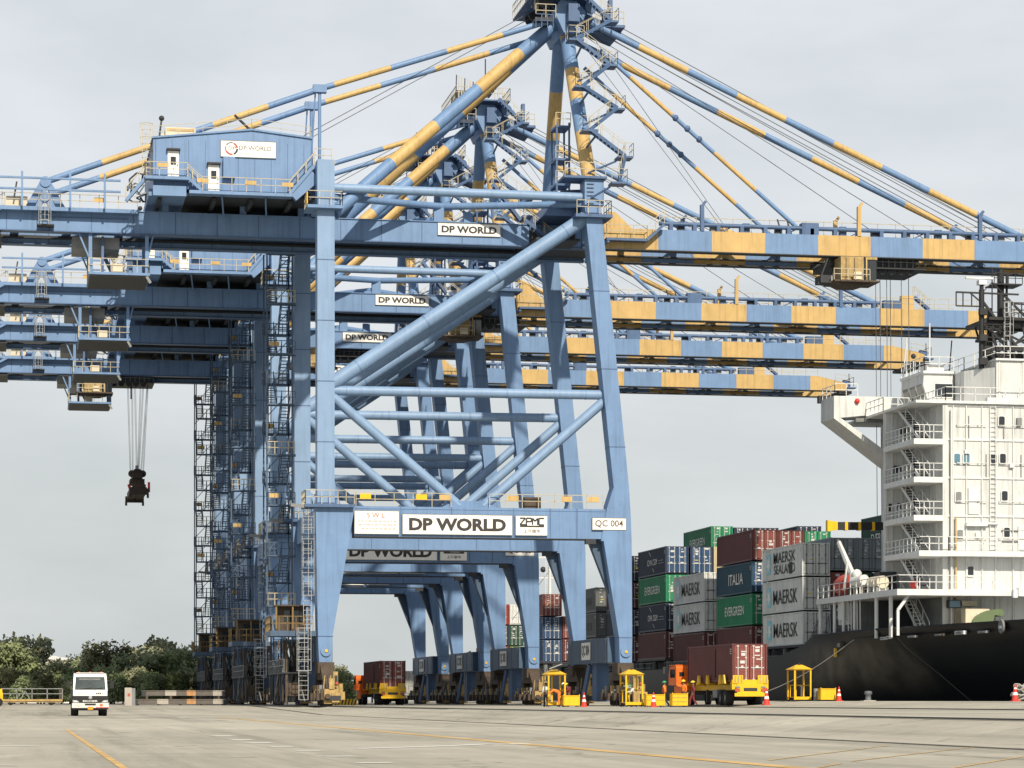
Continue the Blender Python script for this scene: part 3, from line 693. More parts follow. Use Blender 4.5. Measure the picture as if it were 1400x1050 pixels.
    # back end of the girder: festoon rails, walkway, winch, end stays
    mb = MB()
    for z in (39.2, 40.05): mb.box(-24.4, -15.2, 3.8, 4.0, z, z + .14, BLUE)
    for x in (-22.6, -19.0, -16.4): mb.beam((x, 3.9, GT), (x, 3.9, 40.6), .16, .16, BLUE)
    mb.rail([(-27, 4.4, GT + .06), (-13.9, 4.4, GT + .06)], RAILM, 1.0, 1.4); mb.rail([(-27, 12.3, GT + .06), (-13.9, 12.3, GT + .06)], RAILM, 1.0, 1.4)
    mb.box(-27.2, -13.8, 4.3, 5.05, GT - .25, GT + .04, BLUE); mb.box(-20.8, -14.6, 5.0, 5.06, GT - .62, GT - .55, BLUE2)
    for x in (-17.2, -26.0): mb.box(x, x + .8, 4.3, 4.32, GT + .5, GT + .85, YEL)
    mb.box(-23.8, -22.2, 5.5, 8, GT, GT + 1.0, CREAM); mb.box(-22.4, -21.6, 5.6, 7, GT, GT + .7, RUSTY); mb.box(-27.4, -25, 5.3, 11.7, GT, GT + .6, GREY)
    mb.beam((-24.4, 5.5, GT), (-26.4, 5.5, GT + 2.2), .2, .2, BLUE); mb.beam((-23.2, 5, GT + .8), (-23.0, 5, GT + 2.0), .12, .12, DARK)
    mb.stair((-23.9, 4.7, GT), (-26, 4.7, GB + .5), .7, BLUE, RAILM, (0, 1, 0))
    mb.ladder((-20.9, 4.2, GB + .3), (-20.9, 4.2, GT + .9), .6, GALV, (1, 0, 0), cage=True); mb.box(-21.5, -20.2, 3.9, 5.0, GB + .2, GB + .3, DARK)
    mb.box(-25.4, -24.2, 5.2, 11.8, GB - .35, GB - .09, DARK)
    P(mb, 'rear_walkway')
    # hanging service platform
    mb = MB(); mb.box(-17.6, -12.95, 4.6, 11.4, 33.05, 33.25, BLUE); mb.box(-17.5, -13.05, 4.7, 11.3, 32.95, 33.04, DARK)
    mb.rail([(-17.6, 4.65, 33.25), (-13.0, 4.65, 33.25), (-13.0, 11.3, 33.25)], RAILM, step=1.0); mb.rail([(-17.55, 11.3, 33.25), (-17.55, 4.65, 33.25)], RAILM, step=1.2)
    for x, d in ((-17.45, -.9), (-13.15, .5)):
        for y in (5.4, 10.9): mb.beam((x, y, 33.1), (x, y, GB), .26, .26, BLUE); mb.beam((x + d, y, GB), (x, y, 34.2), .12, .12, BLUE)
    mb.box(-16.6, -16.4, 6, 7, 33.2, 36.2, BLUE2); mb.stair((-15.4, 9, 33.3), (-16.8, 9, 36.2), .6, BLUE2, RAILM, (0, 1, 0)); mb.box(-15.9, -15.0, 5.2, 6.0, 33.25, 34.0, CREAM)
    mb.box(-18.8, -15.2, 6.5, 10.5, 35.3, 36.2, GREY); mb.beam((-13.2, 4.7, 33.0), (-12.9, 4.7, 32.5), .14, .2, GREY)
    P(mb, 'service_platform')
    # ---- stair tower behind the rear leg, cage ladders, cabin
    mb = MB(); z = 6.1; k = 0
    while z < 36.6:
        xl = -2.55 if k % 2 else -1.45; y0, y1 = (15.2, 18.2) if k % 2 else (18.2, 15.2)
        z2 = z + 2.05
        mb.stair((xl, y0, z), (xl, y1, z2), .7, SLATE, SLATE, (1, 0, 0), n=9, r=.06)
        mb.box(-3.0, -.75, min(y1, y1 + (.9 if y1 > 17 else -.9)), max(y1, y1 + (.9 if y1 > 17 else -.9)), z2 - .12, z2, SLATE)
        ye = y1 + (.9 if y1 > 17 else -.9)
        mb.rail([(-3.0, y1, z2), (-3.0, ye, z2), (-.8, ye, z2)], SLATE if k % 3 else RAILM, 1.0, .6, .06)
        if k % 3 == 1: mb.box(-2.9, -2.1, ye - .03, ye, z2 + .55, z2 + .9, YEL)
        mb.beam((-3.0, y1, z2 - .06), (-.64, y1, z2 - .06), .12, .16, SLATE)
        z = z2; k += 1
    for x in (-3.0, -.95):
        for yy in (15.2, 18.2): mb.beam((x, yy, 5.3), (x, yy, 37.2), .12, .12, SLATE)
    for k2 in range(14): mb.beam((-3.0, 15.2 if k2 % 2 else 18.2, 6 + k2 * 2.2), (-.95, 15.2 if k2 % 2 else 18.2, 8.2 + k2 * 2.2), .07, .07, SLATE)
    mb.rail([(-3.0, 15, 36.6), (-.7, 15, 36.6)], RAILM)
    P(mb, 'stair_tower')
    mb = MB(); mb.ladder((-1.35, -.3, 6.2), (-1.35, -.3, 15.2), .6, GALV, (1, 0, 0), (0, -1, 0)); mb.ladder((-1.75, -1.2, .5), (-1.75, -1.2, 5.9), .7, GALV, (1, 0, 0), (0, -1, 0))
    for z in (10.4, 13): mb.box(-1.8, -.9, -.9, .6, z, z + .1, BLUE2)
    P(mb, 'cage_ladder')
    mb = MB(); mb.box(-4.2, -.75, -1.0, 3.0, 5.3, 5.7, SLATE); mb.rail([(-4.2, 3, 5.7), (-4.2, -.95, 5.7), (-1.0, -.95, 5.7)], CAGEY, 1.1, .7)
    mb.box(-3.5, -1.3, 1.2, 2.6, 5.72, 7.6, RUSTY); mb.box(-3.0, -1.6, 1.15, 1.2, 6.5, 7.3, GLASS); mb.box(-3.7, -1.1, .2, 2.8, 7.6, 7.7, RUSTY)
    for x in (-3.65, -2.4, -1.15): mb.box(x - .06, x + .06, .28, .4, 5.7, 7.6, CAGEY)
    P(mb, 'ground_cabin')
    mb = MB()
    for k in range(7):
        yy = 1.2 + k * 2.1
        mb.beam((-2.8, yy, .2), (-2.8, yy, 5.2), .14, .14, (RUSTY, SLATE, DARK)[k % 3]); mb.beam((-2.8, yy, 5.0), (-.8, yy, 5.0), .16, .2, SLATE); mb.beam((-2.8, yy, .4 + (k % 2) * 4), (-2.8, yy + 2.1, 4.4 - (k % 2) * 4), .1, .1, SLATE)
        mb.box(-2.7 + .3 * (k % 3), -1.6 + .3 * (k % 2), yy + .2, yy + 1.2, .8 + .7 * (k % 3), 1.8 + .8 * (k % 3), (RUSTY, GREY, DARK, GEARY)[k % 4])
    mb.rail([(-3.0, 1.0, 2.6), (-3.0, 14, 2.6)], GREY, 1.0, 1.0); mb.box(-3.0, -.9, 1.0, 14, 2.5, 2.6, DARK)
    for k in range(40): mb.tube((-2.9 + random.random() * 2, 1 + random.random() * 9, 5.0), (-3.1 + random.random() * 2.2, 1 + random.random() * 9, .4), .06, random.choice([DARK, RUSTY, GREY]), 6)
    mb.box(-2.6, -1.0, 11.5, 13.5, .3, 3.0, RUSTY); mb.stair((-2.3, 9.0, .2), (-2.3, 14.2, 6.1), .7, BLUE2, GREY, (1, 0, 0))
    mb.lathe([(1.2, -.3), (1.2, -.2), (.3, -.15), (.3, .15), (1.2, .2), (1.2, .3)], (-2.2, 5, 2.4), (1, 0, 0), RUSTY, 20)
    P(mb, 'cable_reel')
    # ---- signs
    mb = MB(); y = -.85
    sign_plate(mb, 2.18, 5.55, 13.1, 14.82, y); mb.text('S W L', (3.8, y - .05, 14.5), 1.35, .36, UX, UZ, REDINK, 0, .012)
    for k, z in enumerate((14.0, 13.72, 13.42)):
        x = 2.45 + .25 * (k == 2)
        while x < 5.2:
            w = random.uniform(.1, .34); mb.box(x, x + w, y - .062, y - .05, z, z + .11, PALEINK); x += w + .1
    P(mb, 'load_board')
    mb = MB(); sign_plate(mb, 5.85, 14.3, 13.12, 14.6, y); mb.text('DP WORLD', (10.08, y - .05, 13.86), 7.5, .98, UX, UZ, INK, .045, .012); P(mb, 'name_board')
    mb = MB(); sign_plate(mb, 14.6, 17.05, 13.12, 14.6, y)
    st = lambda pts: [mb.beam((a[0], y - .06, a[1]), (b_[0], y - .06, b_[1]), .035, .11, INK) for a, b_ in zip(pts, pts[1:])]
    x0, zb, zt = 14.92, 13.92, 14.42
    st([(x0, zt), (x0 + .42, zt), (x0, zb), (x0 + .5, zb)]); st([(x0 + .5, 13.8), (x0 + .5, zt), (x0 + .9, zt), (x0 + .9, 14.17), (x0 + .5, 14.17)])
    st([(x0 + .98, zb), (x0 + .98, zt), (x0 + 1.18, 14.2), (x0 + 1.38, zt), (x0 + 1.38, zb)]); st([(x0 + 1.88, zt), (x0 + 1.48, zt), (x0 + 1.48, zb), (x0 + 1.88, zb)]); st([(x0, 13.8), (x0 + 1.88, 13.8)])
    mb.text('上海振华', (15.85, y - .05, 13.43), 1.3, .28, UX, UZ, INK, .01, .012); P(mb, 'maker_board')
    mb = MB(); sign_plate(mb, 9.5, 14.45, 37.0, 37.92, GF[0] - .04); mb.text('DP WORLD', (11.97, GF[0] - .09, 37.46), 4.4, .56, UX, UZ, INK, .04, .012); P(mb, 'girder_board')
    # ---- trolley with cab
    tr = empty('trolley', (46.0, 0, 0)); tr.parent = r
    mb = MB(); mb.box(-3.6, 3.6, 6.0, 11.0, 35.75, 36.25, DARK); mb.box(-3.8, 3.8, 5.95, 6.3, 36.2, 36.6, DARK); mb.box(-3.8, 3.8, 10.7, 11.05, 36.2, 36.6, DARK)
    for k in range(9):
        x = -3.2 + k * .8; mb.box(x, x + .45, 6.3 + (k % 3) * .9, 7.2 + (k % 3), 36.25, 36.7 + .1 * (k % 3), (DARK, RUSTY, GREY)[k % 3]); mb.tube((x, 6.2, 35.5), (x, 6.6, 35.5), .32, DARK, 12)
    mb.box(-.2, 4.4, 5.8, 11.2, 35.55, 35.7, DARK); mb.rail([(.2, 5.8, 35.7), (4.3, 5.8, 35.7)], GREY, .8, .5)
    mb.build('trolley_frame', tr)
    mb = MB(); mb.box(-3.3, -1.4, 4.3, 6.6, 34.3, 36.2, GEARY); mb.box(-1.4, -.3, 4.4, 6.5, 34.35, 36.0, GLASS); mb.box(-1.22, -.25, 4.3, 7.4, 36.0, 36.2, GEARY); mb.box(-1.22, -1.1, 4.28, 4.3, 34.25, 36.1, YEL)
    for xx in (-2.9, -2.2): mb.box(xx, xx + .05, 4.26, 4.3, 34.3, 36.1, RUSTY)
    mb.box(-.85, -.8, 4.36, 4.4, 34.3, 36, DARK)
    mb.box(-4.0, -.2, 3.7, 6.8, 34.1, 34.24, RUSTY); mb.prism([(-3.6, 34.1), (-.8, 34.1), (-1.6, 33.85), (-3.0, 33.85)], 4.2, 6.6, RUSTY); mb.rail([(-4.1, 3.6, 34.2), (-1.1, 3.6, 34.2)], RAILM, .9, .6); mb.box(-2.4, -1.7, 3.7, 3.9, 34.3, 34.9, CREAM); mb.box(-4.9, -4.0, 4.6, 6.2, 34.1, 34.7, DARK); mb.beam((-5.0, 5, 34.0), (-4.2, 5, 36.1), .1, .1, DARK)
    for xx in (-3.5, -.6): mb.beam((xx, 6.6, 36.1), (xx, 6.6, 36.3), .2, .2, DARK)
    mb.build('operator_cab', tr)
    return r, tr

crane, trolley0 = make_crane()
CR = [(0.0, '004', 45.5), (37.2, '003', 19.6), (62.5, '002', 9.0), (89.0, '001', -12.6)]
cranes = [crane]
for k in range(3): cranes.append(copy_tree(crane))
look = ['nearest of the four blue cranes, carrying the board QC 004 on its portal',
        'second blue crane, directly behind the nearest one, board QC 003 on its portal',
        'third blue crane in the row, between the QC 003 crane and the farthest',
        'farthest blue crane in the row, container spreader hanging from its rear girder']
for (y, num, tx), c, lb in zip(CR, cranes, look):
    c.location = (0, y, 0); number_signs(c, num)
    t = [o for o in bpy.data.objects if o.parent == c and o.name.startswith('trolley')][0]; t.location.x = tx
    tag(c, lb, 'crane', 'ship to shore cranes along the quay')
# hoist ropes of the nearest crane, running down into the hold behind the deckhouse
mb = MB()
for px, y in ((1197, 7.2), (1203, 9.6), (1212, 7.4), (1217, 9.8), (1232, 7.2), (1242, 9.8)):
    x = W(px, 420, y)[0]; mb.tube((x, y, 36), (x + .15, y, 14.6), .03, ROPE, 5)
mb.build('hoist_rope', cranes[0])
SPR = mat('spreader_brown', (.045, .034, .028), .7, .4, 1.5, .2, .5)
# spreader hanging under the farthest crane
CY4 = CR[3][0]
sx = W(187, 650, CY4 + 8.5)[0]
sp = empty('container_spreader', (sx, CY4 + 8.5, 22.75), 'dark container spreader hanging on long ropes below the rear of the farthest crane', 'spreader')
mb = MB(); mb.box(-.9, .9, -4.6, 4.6, .55, 1.15, SPR); mb.box(-1.05, 1.05, -6.05, -5.7, .2, .9, SPR); mb.box(-1.05, 1.05, 5.7, 6.05, .2, .9, SPR)
for e in (-1, 1):
    mb.box(-.35 + e * .5, .35 + e * .5, -5.8, 5.8, .5, .9, SPR)
    for y in (-5.9, 5.9): mb.box(e * .95 - .12, e * .95 + .12, y - .12, y + .12, -.15, .3, SPR)
mb.box(-.7, .7, -4.7, -4.55, .9, 1.5, RUSTY); mb.box(.95, 1.2, -5.9, -5.6, .5, 1.6, RED)
mb.build('spreader_frame', sp)
mb = MB(); mb.box(-.8, .8, -1.6, 1.6, 1.75, 2.3, RUSTY); mb.box(-.55, .55, -2.2, 2.2, 2.3, 2.9, SPR); mb.prism([(-.75, 2.9), (.75, 2.9), (.3, 3.4), (-.3, 3.4)], -1.5, 1.5, SPR)
for e in (-1, 1): mb.beam((e * .7, 0, 1.15), (e * .9, 0, 1.8), .2, .3, RED); mb.tube((e * .6, -1.2, 2.9), (e * .6, -1.0, 2.9), .4, RUSTY, 12)
mb.box(-.16, .16, -.3, .3, 3.4, 3.9, GALV); mb.build('head_block', sp)
mb = MB()
for dx, ux in ((-.7, -1.0), (-.45, -.5), (.0, -.2), (.1, .45), (.2, .75), (.45, 1.2), (.7, 1.25)):
    for y in (-1.1, 1.1): mb.tube((dx, y, 2.9), (ux, y * 1.3, 13.4), .022, ROPE, 5)
mb.box(-.75, -.6, -1.2, -1.0, 11.2, 13.4, DARK); mb.build('hoist_rope', sp)
# ------------------------------------------------------------------ container ship moored along the quay
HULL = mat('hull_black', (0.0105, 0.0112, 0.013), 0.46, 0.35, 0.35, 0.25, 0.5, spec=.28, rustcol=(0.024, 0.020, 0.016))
def sunlit_dusty_hull(m):
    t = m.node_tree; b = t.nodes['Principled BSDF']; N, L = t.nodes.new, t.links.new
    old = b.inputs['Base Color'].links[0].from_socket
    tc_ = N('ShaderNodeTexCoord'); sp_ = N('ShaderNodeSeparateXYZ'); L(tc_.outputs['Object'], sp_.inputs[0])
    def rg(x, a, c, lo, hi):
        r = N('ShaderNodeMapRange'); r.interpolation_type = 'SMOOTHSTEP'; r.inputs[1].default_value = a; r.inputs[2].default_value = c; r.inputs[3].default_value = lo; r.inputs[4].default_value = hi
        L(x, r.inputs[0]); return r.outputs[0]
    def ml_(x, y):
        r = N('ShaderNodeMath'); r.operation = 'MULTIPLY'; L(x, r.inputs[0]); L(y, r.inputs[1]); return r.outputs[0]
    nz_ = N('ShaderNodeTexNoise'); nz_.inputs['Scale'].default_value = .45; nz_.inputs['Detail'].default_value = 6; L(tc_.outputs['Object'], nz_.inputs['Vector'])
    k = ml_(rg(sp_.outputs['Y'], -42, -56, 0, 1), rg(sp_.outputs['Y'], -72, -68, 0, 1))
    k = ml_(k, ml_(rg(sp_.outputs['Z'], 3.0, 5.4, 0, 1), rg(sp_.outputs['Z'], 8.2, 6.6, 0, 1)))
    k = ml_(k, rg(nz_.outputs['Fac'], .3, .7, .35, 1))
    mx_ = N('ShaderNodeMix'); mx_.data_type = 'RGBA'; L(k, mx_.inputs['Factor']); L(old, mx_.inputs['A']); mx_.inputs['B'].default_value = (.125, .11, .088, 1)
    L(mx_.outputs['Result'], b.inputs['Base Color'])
sunlit_dusty_hull(HULL)                                              # sunlight on the dusty stern quarter, painted into the hull colour
HOUSE = mat('deckhouse_white', (0.60, 0.615, 0.61), 0.5, 0.14, 0.7, 0.30, 0.6, rustcol=(0.40, 0.30, 0.19))
HOUSE2 = mat('deck_edge_white', (0.67, 0.685, 0.68), 0.5, 0.14, 1.2, 0.2, 0.35, rustcol=(0.36, 0.24, 0.15))
SHADE = mat('grey_deck_paint', (0.20, 0.21, 0.21), 0.6, 0.25, 0.9, 0.2, 0.4)
MASTB = mat('mast_black', (0.022, 0.023, 0.025), 0.5, 0.3, 1.0)
GREEN = mat('vent_green', (0.115, 0.16, 0.075), 0.55, 0.2, 1.0)
TEAL = mat('window_blue', (0.10, 0.22, 0.30), 0.15, 0.2, 1.0, spec=0.7)
SX, SYY = 57.3, 60.0
ship = empty('container_ship', (SX, SYY, -2.6), 'black hulled container ship moored at the quay with tall white deckhouse and black mast', 'ship')
SUBS = (SX, SYY, -2.6)
S = lambda mb, n, par=None: (mb.build(n, ship, SUBS) if par is None else mb.build(n, par, SUBS))

# hull: lofted sections, each (Y, [(half width, Z) from keel to deck edge])
def sec(Y, ws, zd, skew=0.0):
    zs = [-4.5, -2.4, .2, 2.4, min(4.4, zd - .15), zd]
    return Y, [(w, z) for w, z in zip(ws, zs)], skew
secs = [sec(-31, (5, 6, 8.4, 10.6, 12.6, 13.0), 5.9, .9), sec(-22, (6, 6.8, 9.2, 11.4, 13.4, 13.9), 5.9, .9), sec(-14, (6.4, 7.4, 9.8, 12.0, 14.1, 14.85), 5.9, .8), sec(-8.5, (6.8, 7.9, 10.2, 12.3, 14.4, 15.35), 5.9, .75), sec(-5, (7.6, 8.8, 11.2, 13.3, 14.9, 15.65), 5.89, .5), sec(-1, (9.2, 10.6, 12.9, 14.7, 15.4, 15.85), 5.87, .25),
        sec(4, (12, 13.4, 15, 15.7, 15.85, 16), 5.8), sec(9, (13.6, 14.8, 15.7, 15.9, 16, 16), 5.76), sec(12, (15, 15.6, 15.9, 16, 16, 16), 5.0), sec(18, (16, 16, 16, 16, 16, 16), 4.35), sec(26, (16, 16, 16, 16, 16, 16), 4.0), sec(60, (16,) * 6, 3.6), sec(150, (16,) * 6, 3.3), sec(200, (12, 13, 14, 15, 15.4, 15.6), 5), sec(232, (3, 4, 6, 8, 9, 10), 7), sec(248, (.2, .3, .8, 1.5, 2.5, 4), 9)]
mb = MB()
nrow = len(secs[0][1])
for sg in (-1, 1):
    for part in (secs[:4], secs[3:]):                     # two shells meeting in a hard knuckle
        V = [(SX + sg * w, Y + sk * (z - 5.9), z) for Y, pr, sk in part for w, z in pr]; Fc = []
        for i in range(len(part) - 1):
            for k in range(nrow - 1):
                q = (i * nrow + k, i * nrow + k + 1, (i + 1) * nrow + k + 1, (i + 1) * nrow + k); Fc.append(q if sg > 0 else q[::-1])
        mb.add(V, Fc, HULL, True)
Y0, pr, sk = secs[0]
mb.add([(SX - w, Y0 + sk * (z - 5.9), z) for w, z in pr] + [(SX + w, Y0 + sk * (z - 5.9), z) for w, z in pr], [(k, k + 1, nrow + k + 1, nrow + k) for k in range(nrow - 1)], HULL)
secs = [(Y, pr) for Y, pr, sk in secs]
zz = lambda Y: 5.2 if Y < 5 else (4.2 if Y < 9 else 2.0)
for (Ya, pa), (Yb, pb) in zip(secs, secs[1:]):
    za = pa[-1][1] - .55; zb = pb[-1][1] - .55
    mb.add([(SX - pa[-1][0] + .1, Ya, za), (SX + pa[-1][0] - .1, Ya, za), (SX + pb[-1][0] - .1, Yb, zb), (SX - pb[-1][0] + .1, Yb, zb)], [(0, 1, 2, 3)], SHADE)
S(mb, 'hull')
# bulwark rail, fairleads, name plates
mb = MB()
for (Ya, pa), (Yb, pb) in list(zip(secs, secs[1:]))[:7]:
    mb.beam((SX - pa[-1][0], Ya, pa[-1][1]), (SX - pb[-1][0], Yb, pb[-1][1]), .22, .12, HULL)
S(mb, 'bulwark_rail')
def edge(Y):
    for (Ya, pa), (Yb, pb) in zip(secs, secs[1:]):
        if Ya <= Y <= Yb:
            t = (Y - Ya) / (Yb - Ya); return SX - (pa[-1][0] * (1 - t) + pb[-1][0] * t), pa[-1][1] * (1 - t) + pb[-1][1] * t
def at_px(px):                                           # point of the stern bulwark seen at that column of the photograph
    best = None; Y = -30.5
    while Y < 12:
        x, z = edge(Y); rx, ry = x - CAM[0], Y - CAM[1]; d = rx * SY + ry * CY
        e = abs(700 + FPX * (rx * CY - ry * SY) / d - px)
        if best is None or e < best[0]: best = (e, x, Y, z)
        Y += .25
    return best[1:]
for px, w, h, dz, m in ((1208, .5, .22, .85, HOUSE2), (1216, .4, .22, .8, HOUSE2), (1248, .8, .16, .8, GREY), (1285, .9, .2, .8, RUSTY), (1314, .9, .26, .75, HOUSE2), (1345, .8, .18, .75, GREY), (1150, .5, .4, 1.2, RUSTY)):
    x, Y, z = at_px(px); mb = MB(); mb.box(x - .16, x + .1, Y - w, Y + w, z - dz, z - dz + h, m); mb.box(x - .2, x - .16, Y - w * .7, Y + w * .7, z - dz + .04, z - dz + h - .04, GREY); S(mb, 'roller_chock')
x, Y, z = at_px(1372); mb = MB(); mb.lathe([(.0, -.06), (.30, -.06), (.5, -.02), (.5, .10), (.36, .14), (.3, .02), (0, .02)], (x - .1, Y, z - .35), (-1, .0, 0), GREY, 16); mb.box(x - .24, x - .1, Y - .3, Y + .3, z - .5, z - .3, HOUSE2); S(mb, 'fairlead')
mb = MB(); pk = [(SX - w, -8.5 + .75 * (z - 5.9), z) for w, z in ((7.9, -2.4), (10.2, .2), (12.3, 2.4), (14.4, 4.4), (15.35, 5.9))]
for a_, b_ in zip(pk, pk[1:]): mb.tube(a_, b_, .022, SHADE, 6)
S(mb, 'weld_line')
mb = MB(); x, z = edge(-12)
for k in range(13):
    a, b_ = -6.0 - k * 1.8, -7.8 - k * 1.8
    mb.beam((SX - 12.33 + (-a - 6) * .072, a - 2.6, 2.52), (SX - 12.33 + (-b_ - 6) * .072, b_ - 2.6, 2.52), .03, .04, GREY)
S(mb, 'weld_line')
# draught stripe patches and yellow marks on the quarter
mb = MB(); x, z = edge(3); mb.box(x - .06, x + .1, 2.9, 3.3, z - 1.9, z - 1.2, SAFY); S(mb, 'yellow_mark')

# deckhouse
mb = MB()
mb.box(44.0, 46.6, -1.5, -.9, 5.3, 22.99, HOUSE); mb.box(68.0, 70.6, -1.5, -.9, 5.3, 22.99, HOUSE); mb.box(46.2, 68.4, -8.6, 1.0, 5.3, 23.0, HOUSE); mb.box(46.5, 68.1, 1.0, 7.0, 5.3, 22.99, HOUSE)
zl = [20.3, 17.4, 14.5, 11.75, 8.76]
k = 0; x = 46.9
while x < 68:
    mb.box(x, x + .06, -8.74, -8.6, 5.4, 22.9, HOUSE2); x += (1.05, 1.25, 1.1, 1.4, 1.6)[k % 5]; k += 1
for z in zl + [22.9]: mb.box(46.2, 68.4, -8.68, -8.6, z - .1, z + .06, HOUSE2)
for y in (-7.2, -5.8, -4.0, -2.4):
    mb.box(46.12, 46.2, y, y + .08, 5.4, 22.9, HOUSE2)
for x in (44.5, 45.3): mb.box(x, x + .07, -1.56, -1.5, 5.4, 22.9, HOUSE2)
mb.box(46.1, 46.5, -8.72, -8.55, 5.4, 22.9, HOUSE)
house = S(mb, 'deckhouse')
def win(px, py, m=GLASS, w=.23, h=.36, y=-8.6):
    X, Z = W(px, py, y); mb = MB()
    def rr(hw, hh, c):
        P_ = []
        for cx_, cz_, a0 in ((hw - c, hh - c, 0), (-hw + c, hh - c, 90), (-hw + c, -hh + c, 180), (hw - c, -hh + c, 270)):
            for q in range(5): a = R(a0 + q * 22.5); P_.append((X + cx_ + c * math.cos(a), Z + cz_ + c * math.sin(a)))
        return P_
    mb.prism(rr(w + .08, h + .08, .15), y - .10, y - .02, HOUSE2); mb.prism(rr(w, h, .11), y - .115, y - .10, m)
    S(mb, 'window', house)
for px, py, m in ((1308, 627, TEAL), (1321, 627, TEAL), (1358, 627, GLASS), (1370.5, 627, GLASS), (1369, 576, GLASS), (1310, 679, GREY), (1373, 678, GLASS), (1312, 731, GREY), (1376, 728, GLASS), (1326.5, 781, GLASS)):
    win(px, py, m)
for X0, Z0, h in ((48.6, 14.6, 2.0), (57.2, 11.85, 2.0), (52.6, 11.85, 1.9), (54.5, 14.6, 2.0)):
    mb = MB(); mb.box(X0 - .45, X0 + .45, -8.74, -8.6, Z0, Z0 + h, HOUSE2); mb.box(X0 + .25, X0 + .36, -8.8, -8.74, Z0 + .9, Z0 + 1.05, GREY); S(mb, 'door', house)
for y, zb in ((-3.2, 17.4), (-3.2, 14.5), (-3.2, 20.3)):
    mb = MB(); mb.box(46.05, 46.2, y - .45, y + .45, zb + .1, zb + 2.0, HOUSE2); S(mb, 'door', house)
for px, py in ((1233, 590), (1239, 590), (1224, 642), (1229, 642), (1229, 693), (1217, 694)):
    X, Z = W(px, py, -1.56); mb = MB(); mb.box(X - .13, X + .13, -1.62, -1.56, Z - .3, Z + .3, GLASS); S(mb, 'window', house)
# pipes, gutters and ladder on the aft wall
for x, z1, r_, m in ((47.1, 14.4, .07, YEL), (46.75, 22.6, .09, HOUSE2)):
    mb = MB(); mb.tube((x, -8.85, 5.5), (x, -8.85, z1), r_, m, 8)
    for z in (6, 10, 14): mb.box(x - .05, x + .05, -8.8, -8.55, z, z + .1, m)
    S(mb, 'pipe', house)
mb = MB(); mb.ladder((50.1, -8.75, 12), (50.1, -8.75, 22.8), .45, HOUSE2, cage=False, r=.05); S(mb, 'ladder', house)
mb = MB(); mb.tube((48, -8.8, 13.9), (50.5, -8.8, 13.9), .1, HOUSE2, 8); mb.box(47.9, 49.6, -9.0, -8.6, 13.7, 13.95, HOUSE2); S(mb, 'awning', house)
for z in (12.6, 13.4): mb = MB(); mb.tube((50.8, -8.7, z), (54, -8.7, z), .05, GREY, 6); S(mb, 'pipe', house)
for k in range(14):
    x = 46.8 + k * 1.4; mb = MB(); mb.tube((x, -8.66, 17.45 + (k % 2) * 2.9), (x, -8.66, 19.2 + (k % 2) * 2.9), .035, GREY, 6); S(mb, 'pipe', house)
for k, (x, z) in enumerate(((51.6, 18.2), (53.4, 15.6), (52.2, 21.4), (48.0, 19.2), (55.0, 19.6), (56.4, 16.2), (48.9, 12.9), (53.9, 13.0))):
    mb = MB(); mb.box(x - .18, x + .18, -8.85, -8.6, z, z + .3 + .15 * (k % 3), (HOUSE2, CREAM, GREY)[k % 3]); S(mb, 'junction_box', house)
for z in (18.5, 15.6, 21.4, 12.8):
    mb = MB(); mb.tube((47.2, -8.82, z), (49.6, -8.82, z), .03, HOUSE2, 6); mb.tube((50.6, -8.82, z), (58, -8.82, z), .03, HOUSE2, 6)
    for k in range(7): mb.box(47.2 + k * 1.7, 47.26 + k * 1.7, -8.82, -8.6, z - .02, z + .02, HOUSE2)
    S(mb, 'grab_rail', house)
# decks with railings and inclined ladders on the quay side
for k, z in enumerate(zl[:4]):
    mb = MB(); ze = -9.9 if z == 11.75 else -8.75
    mb.box(43.8, 46.2, ze, -1.57, z - .42, z, HOUSE2)
    if z == 11.75: mb.box(46.2, 68.4, ze, -8.7, z - .4, z, HOUSE2); mb.box(54.5, 68.4, ze - .8, ze, z - .42, z, HOUSE2)
    S(mb, 'deck')
    mb = MB(); mb.rail([(43.85, -1.6, z), (43.85, ze + .05, z), (46.15, ze + .05, z)], HOUSE2, 1.05, .9, .055)
    mb.beam((43.85, -1.6, z + .3), (43.85, ze, z + .3), .04, .05, HOUSE2)
    if z == 11.75: mb.rail([(46.15, ze + .05, z), (54.5, ze + .05, z), (54.5, ze - .75, z), (62, ze - .75, z)], HOUSE2, 1.05, 1.3, .055)
    S(mb, 'deck_rail')
for k, z in enumerate([23.0] + zl[:4]):
    lo_ = ([23.0] + zl)[k + 1]; mb = MB(); mb.stair((44.95, -3.0, z), (44.95, -7.9, lo_), .8, HOUSE2, HOUSE2, (1, 0, 0), n=2, r=.05); [mb.box(44.6, 45.3, -3.0 - 4.9 * k_ / 12 - .16, -3.0 - 4.9 * k_ / 12 + .16, z + (lo_ - z) * k_ / 12 - .05, z + (lo_ - z) * k_ / 12 + .03, DARK) for k_ in range(1, 12)]; S(mb, 'inclined_ladder')
mb = MB(); mb.stair((44.95, -3.4, 8.76), (44.95, -7.9, 5.4), .75, HOUSE2, HOUSE2, (1, 0, 0), n=11, r=.055); S(mb, 'inclined_ladder')
